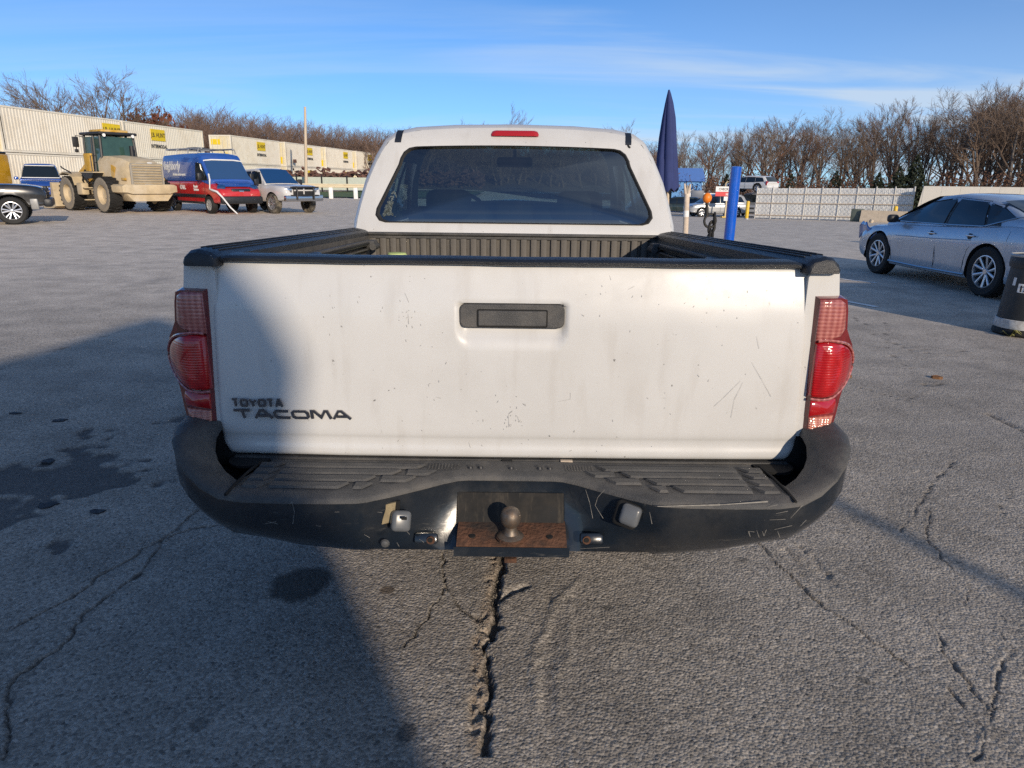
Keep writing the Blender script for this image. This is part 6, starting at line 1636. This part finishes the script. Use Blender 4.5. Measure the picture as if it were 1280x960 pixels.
# ------------------------------------------------------------------ unseen things outside the frame, put in for the shadows they cast into it
sh = thing('shadow_blocker', 'unseen rounded shelter standing behind the photographer', 'blocker', (0, -6, 0))  # invented object, its outline shaped to cast the rounded shadow on the left
t17 = math.tan(SUN_EL)
SHP = [(.80, 0), (.80, 3.5), (.86, 3.82), (1.05, 3.93), (1.32, 4.04), (1.6, 4.21), (2.0, 4.47), (2.3, 4.60), (2.5, 4.50), (2.68, 4.22), (2.82, 3.93), (2.92, 3.78), (2.98, 3.64), (2.96, 3.5), (2.94, 3.36), (3.06, 3.12), (3.20, 2.90), (3.23, 2.6), (3.23, 0)]
MB().prism([tuple(q) for q in SHP], 'XZ', 0, -2.4).build('blocker_body', mat('blocker_white', (.70, .69, .66), .8, var=.1), sh, 0)
MB().box((2.0, .03, 1.1), (1.4, .05, 2.2)).build('door', M['galv'], sh, 0)  # door invented along with the blocker
lp = thing('sign_post', 'short steel sign post behind the photographer on the right', 'post', (5.78, -6.0, 0))
MB().tube([(0, 0, 0), (0, 0, 3.15)], .045, 10).build('post', M['galv'], lp); MB().lathe([(.001, 0), (.2, 0), (.2, .03), (.001, .03)], 16).build('foot', M['galv'], lp)
vn2 = suv('shadow_suv', 'unseen grey suv added behind the sedan to shade the ground beside it', (7.75, 5.35, 0), R(3), gmn, 1.95, 4.5, .95)  # added car, sized and placed so its shadow falls beside the sedan
tr2 = copy_tree(bpy.data.objects['shipping_container']); tr2.location = (15.0 + 1.2, 7.6, -.05); tr2.rotation_euler = (0, 0, R(3)); tr2['label'] = 'unseen cream container added beyond the right edge to cast the far shadow'; tr2['group'] = 'unseen container added at the right'  # copied container put in to throw the far shadow band

# ------------------------------------------------------------------ bare trees
M['bark'] = mat('bark', (.115, .088, .068), .9, var=.25, vscale=2)
M['bark_grey'] = mat('bark_grey', (.16, .135, .115), .9, var=.25, vscale=2)
M['twig'] = mat('twig', (.15, .105, .075), .9, var=.3, vscale=.7)
M['twig_red'] = mat('twig_red', (.17, .095, .065), .9, var=.35, vscale=.5)
def grow(seed, H, spread=.45, levels=4, lean=0., split=(3, 5), first=.25, thick=1., twigs=3, upright=.25, forks=1):
    r_ = random.Random(seed)
    trunk, crown = MB(), MB()
    def seg(mb, p, d, L_, r0, lev):
        n = 4 if lev == 0 else 3; pts, rad = [p], [r0]; q = p.copy(); dd = d.copy()
        for k in range(n):
            dd = (dd + Vector((r_.gauss(0, .13), r_.gauss(0, .13), upright * .25 + r_.gauss(0, .06)))).normalized()
            q = q + dd * L_ / n; pts.append(q.copy()); rad.append(r0 * (1 - .62 * (k + 1) / n))
        if r0 > .016: mb.tube(pts, rad, 6 if lev == 0 else (4 if lev == 1 else 3), False)
        else:
            side = dd.cross(Vector((r_.random() - .5, r_.random() - .5, .2))).normalized()
            w = max(r0, .0085)
            for a, b_, ra, rb_ in zip(pts[:-1], pts[1:], rad[:-1], rad[1:]):
                mb.add([a - side * w, a + side * w, b_ + side * w * .7, b_ - side * w * .7], [(0, 1, 2, 3)])
        return pts, rad
    def branch(p, d, L_, r0, lev):
        pts, rad = seg(trunk if lev == 0 else crown, p, d, L_, r0, lev)
        if lev >= levels: return
        nb_ = r_.randint(*split) + (2 if lev == 0 else 0) + (twigs if lev == levels - 1 else 0)
        for k in range(nb_):
            t = (first if lev == 0 else .25) + (1 - (first if lev == 0 else .25)) * (k + r_.random()) / nb_
            t = min(t, .999); x = t * (len(pts) - 1); i = int(x); q = pts[i].lerp(pts[i + 1], x - i); rr_ = rad[i] + (rad[i + 1] - rad[i]) * (x - i)
            d0 = (pts[i + 1] - pts[i]).normalized(); a = r_.uniform(0, 6.283)
            side = Vector((math.cos(a), math.sin(a), 0)); side = (side - d0 * side.dot(d0)).normalized()
            sp_ = spread * r_.uniform(.6, 1.35)
            nd = (d0 * math.cos(sp_) + side * math.sin(sp_) + Vector((0, 0, upright * .5))).normalized()
            branch(q, nd, L_ * r_.uniform(.42, .66) * (1.0 - .25 * t if lev == 0 else 1), max(rr_ * .62, .008), lev + 1)
    for f in range(forks):
        a = f * 2.4 + 1
        branch(Vector((0, 0, 0)), Vector((lean + (.32 * math.cos(a) if forks > 1 else 0), (.32 * math.sin(a) if forks > 1 else 0), 1)).normalized(), H * .62, H * .016 * thick, 0)
    zs = [v[2] for v in crown.v]; k = H / max(zs)
    for mb in (trunk, crown): mb.v = [(v[0] * k, v[1] * k, v[2] * k) for v in mb.v]
    return trunk, crown
def tree_mesh(seed, H, m1, m2, **k):
    t, c = grow(seed, H, **k)
    return t.mesh('trunk', m1, 60, False), c.mesh('crown', m2, 0, False)
def plant(meshes, name, label, x, y, rz, s, group=None, z=None):
    o = thing(name, label, 'tree', (x, y, float(gz(x, y)) - .05 if z is None else z), rz, group)
    o.scale = (s, s, s)
    link('trunk', meshes[0], o); link('crown', meshes[1], o)
    return o
kinds = [tree_mesh(21, 10, M['bark'], M['twig'], spread=.58, split=(4, 5), twigs=4, first=.38, upright=.18), tree_mesh(22, 10, M['bark_grey'], M['twig'], spread=.70, split=(4, 5), twigs=4, first=.34, upright=.15),
         tree_mesh(23, 10, M['bark'], M['twig_red'], spread=.50, split=(4, 5), twigs=4, first=.42, upright=.28), tree_mesh(24, 10, M['bark_grey'], M['twig'], spread=.60, split=(4, 5), twigs=4, first=.36, forks=2, upright=.18),
         tree_mesh(25, 10, M['bark'], M['twig'], spread=.45, split=(4, 5), twigs=4, first=.38, upright=.3)]
rt = random.Random(77)
# the tall row behind the fence on the right: tops follow the photograph
TOP = [(828, 172), (850, 160), (880, 158), (905, 170), (930, 145), (960, 140), (1000, 143), (1040, 142), (1060, 148), (1090, 135), (1120, 122), (1150, 138), (1180, 118), (1205, 102), (1240, 98), (1265, 104), (1290, 100), (1340, 110), (1400, 120)]
def top_y(px): return float(np.interp(px, [t[0] for t in TOP], [t[1] for t in TOP]))
grp = 'bare trees in the tall row behind the white fence'
NT = 0
def lab_tree(px):
    return 'bare leafless brown tree in the tall row behind the white fence'
for row, (Yr, step, drop, jit) in enumerate(((82, 21, 6, 10), (92, 17, -3, 9), (106, 18, 4, 9))):
    px = 826 + row * 6
    while px < 1440:
        Yt = Yr + rt.uniform(-3, 3) - max(0, px - 1150) * .05
        base = at(px, 260, Yt); gzv = float(gz(base.x, Yt)); ztop = at(px, top_y(px) + drop + rt.uniform(-jit, jit * 1.6), Yt).z
        plant(kinds[rt.randrange(5)], 'bare_tree', lab_tree(px), base.x, Yt, rt.uniform(0, 6.28), max((ztop - gzv) / 10, .4), grp)
        px += step * rt.uniform(.7, 1.3); NT += 1
big = tree_mesh(41, 10, M['bark'], M['twig'], spread=.66, split=(4, 6), twigs=4, first=.24, thick=1.5, levels=4, upright=.15)
for px, yt, lab in ((1215, 100, 'broad spreading bare tree, largest of the row above the silver sedan'), (1268, 96, 'tall bare tree leaning in at the right edge of the photo')):
    b_ = at(px, 260, 76); g_ = float(gz(b_.x, 76)); plant(big, 'spreading_tree', lab, b_.x, 76, px, (at(px, yt, 76).z - g_) / 10, 'spreading bare trees above the sedan')
b_ = at(787, 200, 95); plant(kinds[4], 'bare_tree', 'lone slim bare tree just left of the closed umbrella', b_.x, 95, .5, (at(787, 130, 95).z) / 10)
for px, yt, lab in ((612, 126, 'faint bare treetop standing up behind the middle of the cab roof'), (556, 146, 'low bare treetop behind the cab roof left of its brake light')):
    b_ = at(px, 200, 150); plant(kinds[2], 'bare_tree', lab, b_.x, 150, .5, at(px, yt, 150).z / 10)
# evergreens and brown scrub below the trees
M['cedar'] = mat('cedar', (.022, .032, .015), .9, var=.5, vscale=1.5); M['scrub'] = mat('scrub', (.115, .058, .034), .9, var=.5, vscale=1.2); M['redleaf'] = mat('red_leaf', (.15, .045, .025), .9, var=.45, vscale=.8)
def leafcloud(seed, m, fn, n, sz, name='crown'):
    r_ = random.Random(seed); mb = MB()
    for k in range(n):
        p = fn(r_); a, b_ = Vector((r_.gauss(0, 1), r_.gauss(0, 1), r_.gauss(0, 1))).normalized(), Vector((r_.gauss(0, 1), r_.gauss(0, 1), r_.gauss(0, 1))).normalized()
        s_ = sz * r_.uniform(.5, 1.3); mb.add([p - a * s_, p + b_ * s_ * .6, p + a * s_, p - b_ * s_ * .6], [(0, 1, 2, 3)])
    return mb.mesh(name, m, 0, False)
def cone_pt(r_):
    z = 1 - (1 - r_.random()) ** .6; a = r_.uniform(0, 6.283); lump = .75 + .35 * math.sin(a * 5 + z * 20) * math.sin(z * 31 + a); r = (1 - z) ** .75 * .42 * lump * math.sqrt(r_.uniform(.35, 1))
    return Vector((r * math.cos(a), r * math.sin(a), .04 + z * .96))
cedar = leafcloud(3, M['cedar'], cone_pt, 2600, .032); cstem = MB().tube([(0, 0, 0), (0, 0, .9)], [.03, .006], 5).mesh('trunk', M['bark'])
def blob_pts(nb_, seed):
    r0 = random.Random(seed); cs = [(Vector((r0.uniform(-.6, .6), r0.uniform(-.4, .4), r0.uniform(.25, .8))), r0.uniform(.18, .36)) for _ in range(nb_)]
    def f(r_):
        c, rad = r_.choice(cs); v = Vector((r_.gauss(0, 1), r_.gauss(0, 1), r_.gauss(0, 1))).normalized() * rad * r_.random() ** .45
        return c + v
    return f
scrubm = [leafcloud(5 + k, M['scrub'], blob_pts(9, 50 + k), 1100, .026) for k in range(2)]
sstem = MB()
for k in range(6): sstem.tube([(0, 0, 0), (math.cos(k) * .25, math.sin(k * 2) * .2, .35), (math.cos(k) * .5, math.sin(k * 2) * .35, .8)], [.02, .012, .004], 4)
sstem = sstem.mesh('trunk', M['bark'])
for px, yt, Yt, lab in ((1137, 192, 72, 'tallest dark evergreen, above the left end of the cream store'), (1093, 214, 73, 'dark evergreen bush above the white fence'), (1040, 212, 74, 'broad dark evergreen above the middle of the white fence'), (985, 216, 74, 'dark evergreen above the left half of the white fence'), (950, 218, 75, 'dark evergreen behind the left end of the white fence'), (1118, 206, 72, 'ragged dark evergreen left of the tallest one'), (905, 216, 78, 'dark evergreen behind the stacked white car')):
    b_ = at(px, 260, Yt); g_ = float(gz(b_.x, Yt)); H_ = at(px, yt, Yt).z - g_
    o = thing('evergreen_tree', lab, 'tree', (b_.x, Yt, g_ - .1), px, 'evergreens among the bare trees'); o.scale = (H_ * .95, H_ * .95, H_); link('trunk', cstem, o); link('crown', cedar, o)
px = 880; k = 0
while px < 1420:
    Yt = 70 + rt.uniform(0, 9); b_ = at(px, 260, Yt); g_ = float(gz(b_.x, Yt)); H_ = at(px, rt.uniform(206, 228), Yt).z - g_
    o = thing('brown_shrub', 'shrub with withered russet leaves along the foot of the bare trees', 'shrub', (b_.x, Yt, g_ - .1), rt.uniform(0, 6), 'russet shrubs along the foot of the trees'); o.scale = (H_, H_, H_); link('trunk', sstem, o); link('crown', scrubm[k % 2], o)
    px += rt.uniform(9, 20); k += 1
# left: the big bare tree, two slim ones and a russet oak over the containers
b_ = at(127, 150, 80); plant(tree_mesh(63, 10, M['bark_grey'], M['twig'], spread=.58, split=(5, 6), twigs=3, first=.34, thick=1.3, forks=3, upright=.10), 'big_bare_tree', 'large many branched bare tree standing above the containers on the left', b_.x, 80, .6, at(127, 70, 80).z / 10)
for px, yt, lab, kd in ((62, 92, 'slim bare tree right of the pair at the far left', 4), (35, 96, 'slim bare tree left of the pair at the far left', 2), (8, 104, 'bare tree cut by the left edge of the photo', 1)):
    b_ = at(px, 150, 82); plant(kinds[kd], 'slim_bare_tree', lab, b_.x, 82, 1.2, at(px, yt, 82).z / 10)
b_ = at(196, 160, 92); H_ = at(196, 136, 92).z
o = thing('russet_oak', 'oak with dense russet leaves behind the upper containers', 'tree', (b_.x, 92, 0), .4); o.scale = (5.2, 5.2, H_); link('trunk', sstem, o); link('crown', leafcloud(31, M['redleaf'], blob_pts(26, 71), 6000, .045), o)
# far wood on the left reads as one brown mass
V_, F_ = [], []
def hazy(px): return float(np.interp(px, [130, 170, 215, 250, 275, 330, 380, 440, 490, 560, 640, 760, 830], [152, 150, 142, 128, 140, 144, 152, 157, 160, 163, 170, 176, 178]))
base_v = [(np.array([v.co[:] for v in me.vertices], np.float32), [tuple(p.vertices) for p in me.polygons]) for kd in (0, 1, 2, 4) for me in kinds[kd]]
def lowtree(seed):
    t, c = grow(seed, 10, spread=.62, split=(4, 5), twigs=4, levels=3, first=.12, upright=.25)
    n0 = len(t.v); return np.array(t.v + c.v, np.float32), np.array([(f + (f[-1],))[:4] if len(f) == 3 else f[:4] for f in t.f + [tuple(i + n0 for i in g_) for g_ in c.f]], np.int32)
low = [lowtree(s_) for s_ in (101, 102, 103, 104)]
vs_, fs_, nv = [], [], 0
for row, Yr in enumerate((128, 142, 156, 172)):
    px = 120 + row * 3
    while px < 835:
        Yt = Yr + rt.uniform(-5, 5); b_ = at(px, 200, Yt); H_ = max(at(px, hazy(px) + rt.uniform(-4, 9) + (6 if row == 0 else 0), Yt).z, 3) / 10; a = rt.uniform(0, 6.28)
        v, f = low[rt.randrange(4)]; ca, sa = math.cos(a), math.sin(a)
        w = np.stack([(v[:, 0] * ca - v[:, 1] * sa) * H_ * 1.5 + b_.x, (v[:, 0] * sa + v[:, 1] * ca) * H_ * 1.5 + Yt, v[:, 2] * H_], -1)
        vs_.append(w); fs_.append(f + nv); nv += len(v); px += rt.uniform(3, 6)
wv, wf = np.concatenate(vs_), np.concatenate(fs_)
wme = bpy.data.meshes.new('woodland'); wme.from_pydata(wv.tolist(), [], wf.tolist()); wme.validate()
wme.materials.append(mat('wood_mass', (.16, .105, .078), .9, var=.3, vscale=.12))
tag(link('woodland', wme), 'brown leafless wood behind the containers, reading as one mass', 'woodland', kind='stuff')
# low brown bank under the wood
tag(MB().grid(lambda u, v: (-120 + 150 * u, 118 + 70 * v, -.2 + (4.0 + 1.2 * math.sin(u * 17) + .8 * math.sin(u * 41)) * float(sstep(0, .35, v))), 60, 10).build('wooded_bank', mat('bank', (.105, .075, .055), .95, var=.4, vscale=.6, bump=.4, bscale=3), None), 'brown leaf covered bank below the wood', 'bank', kind='structure')
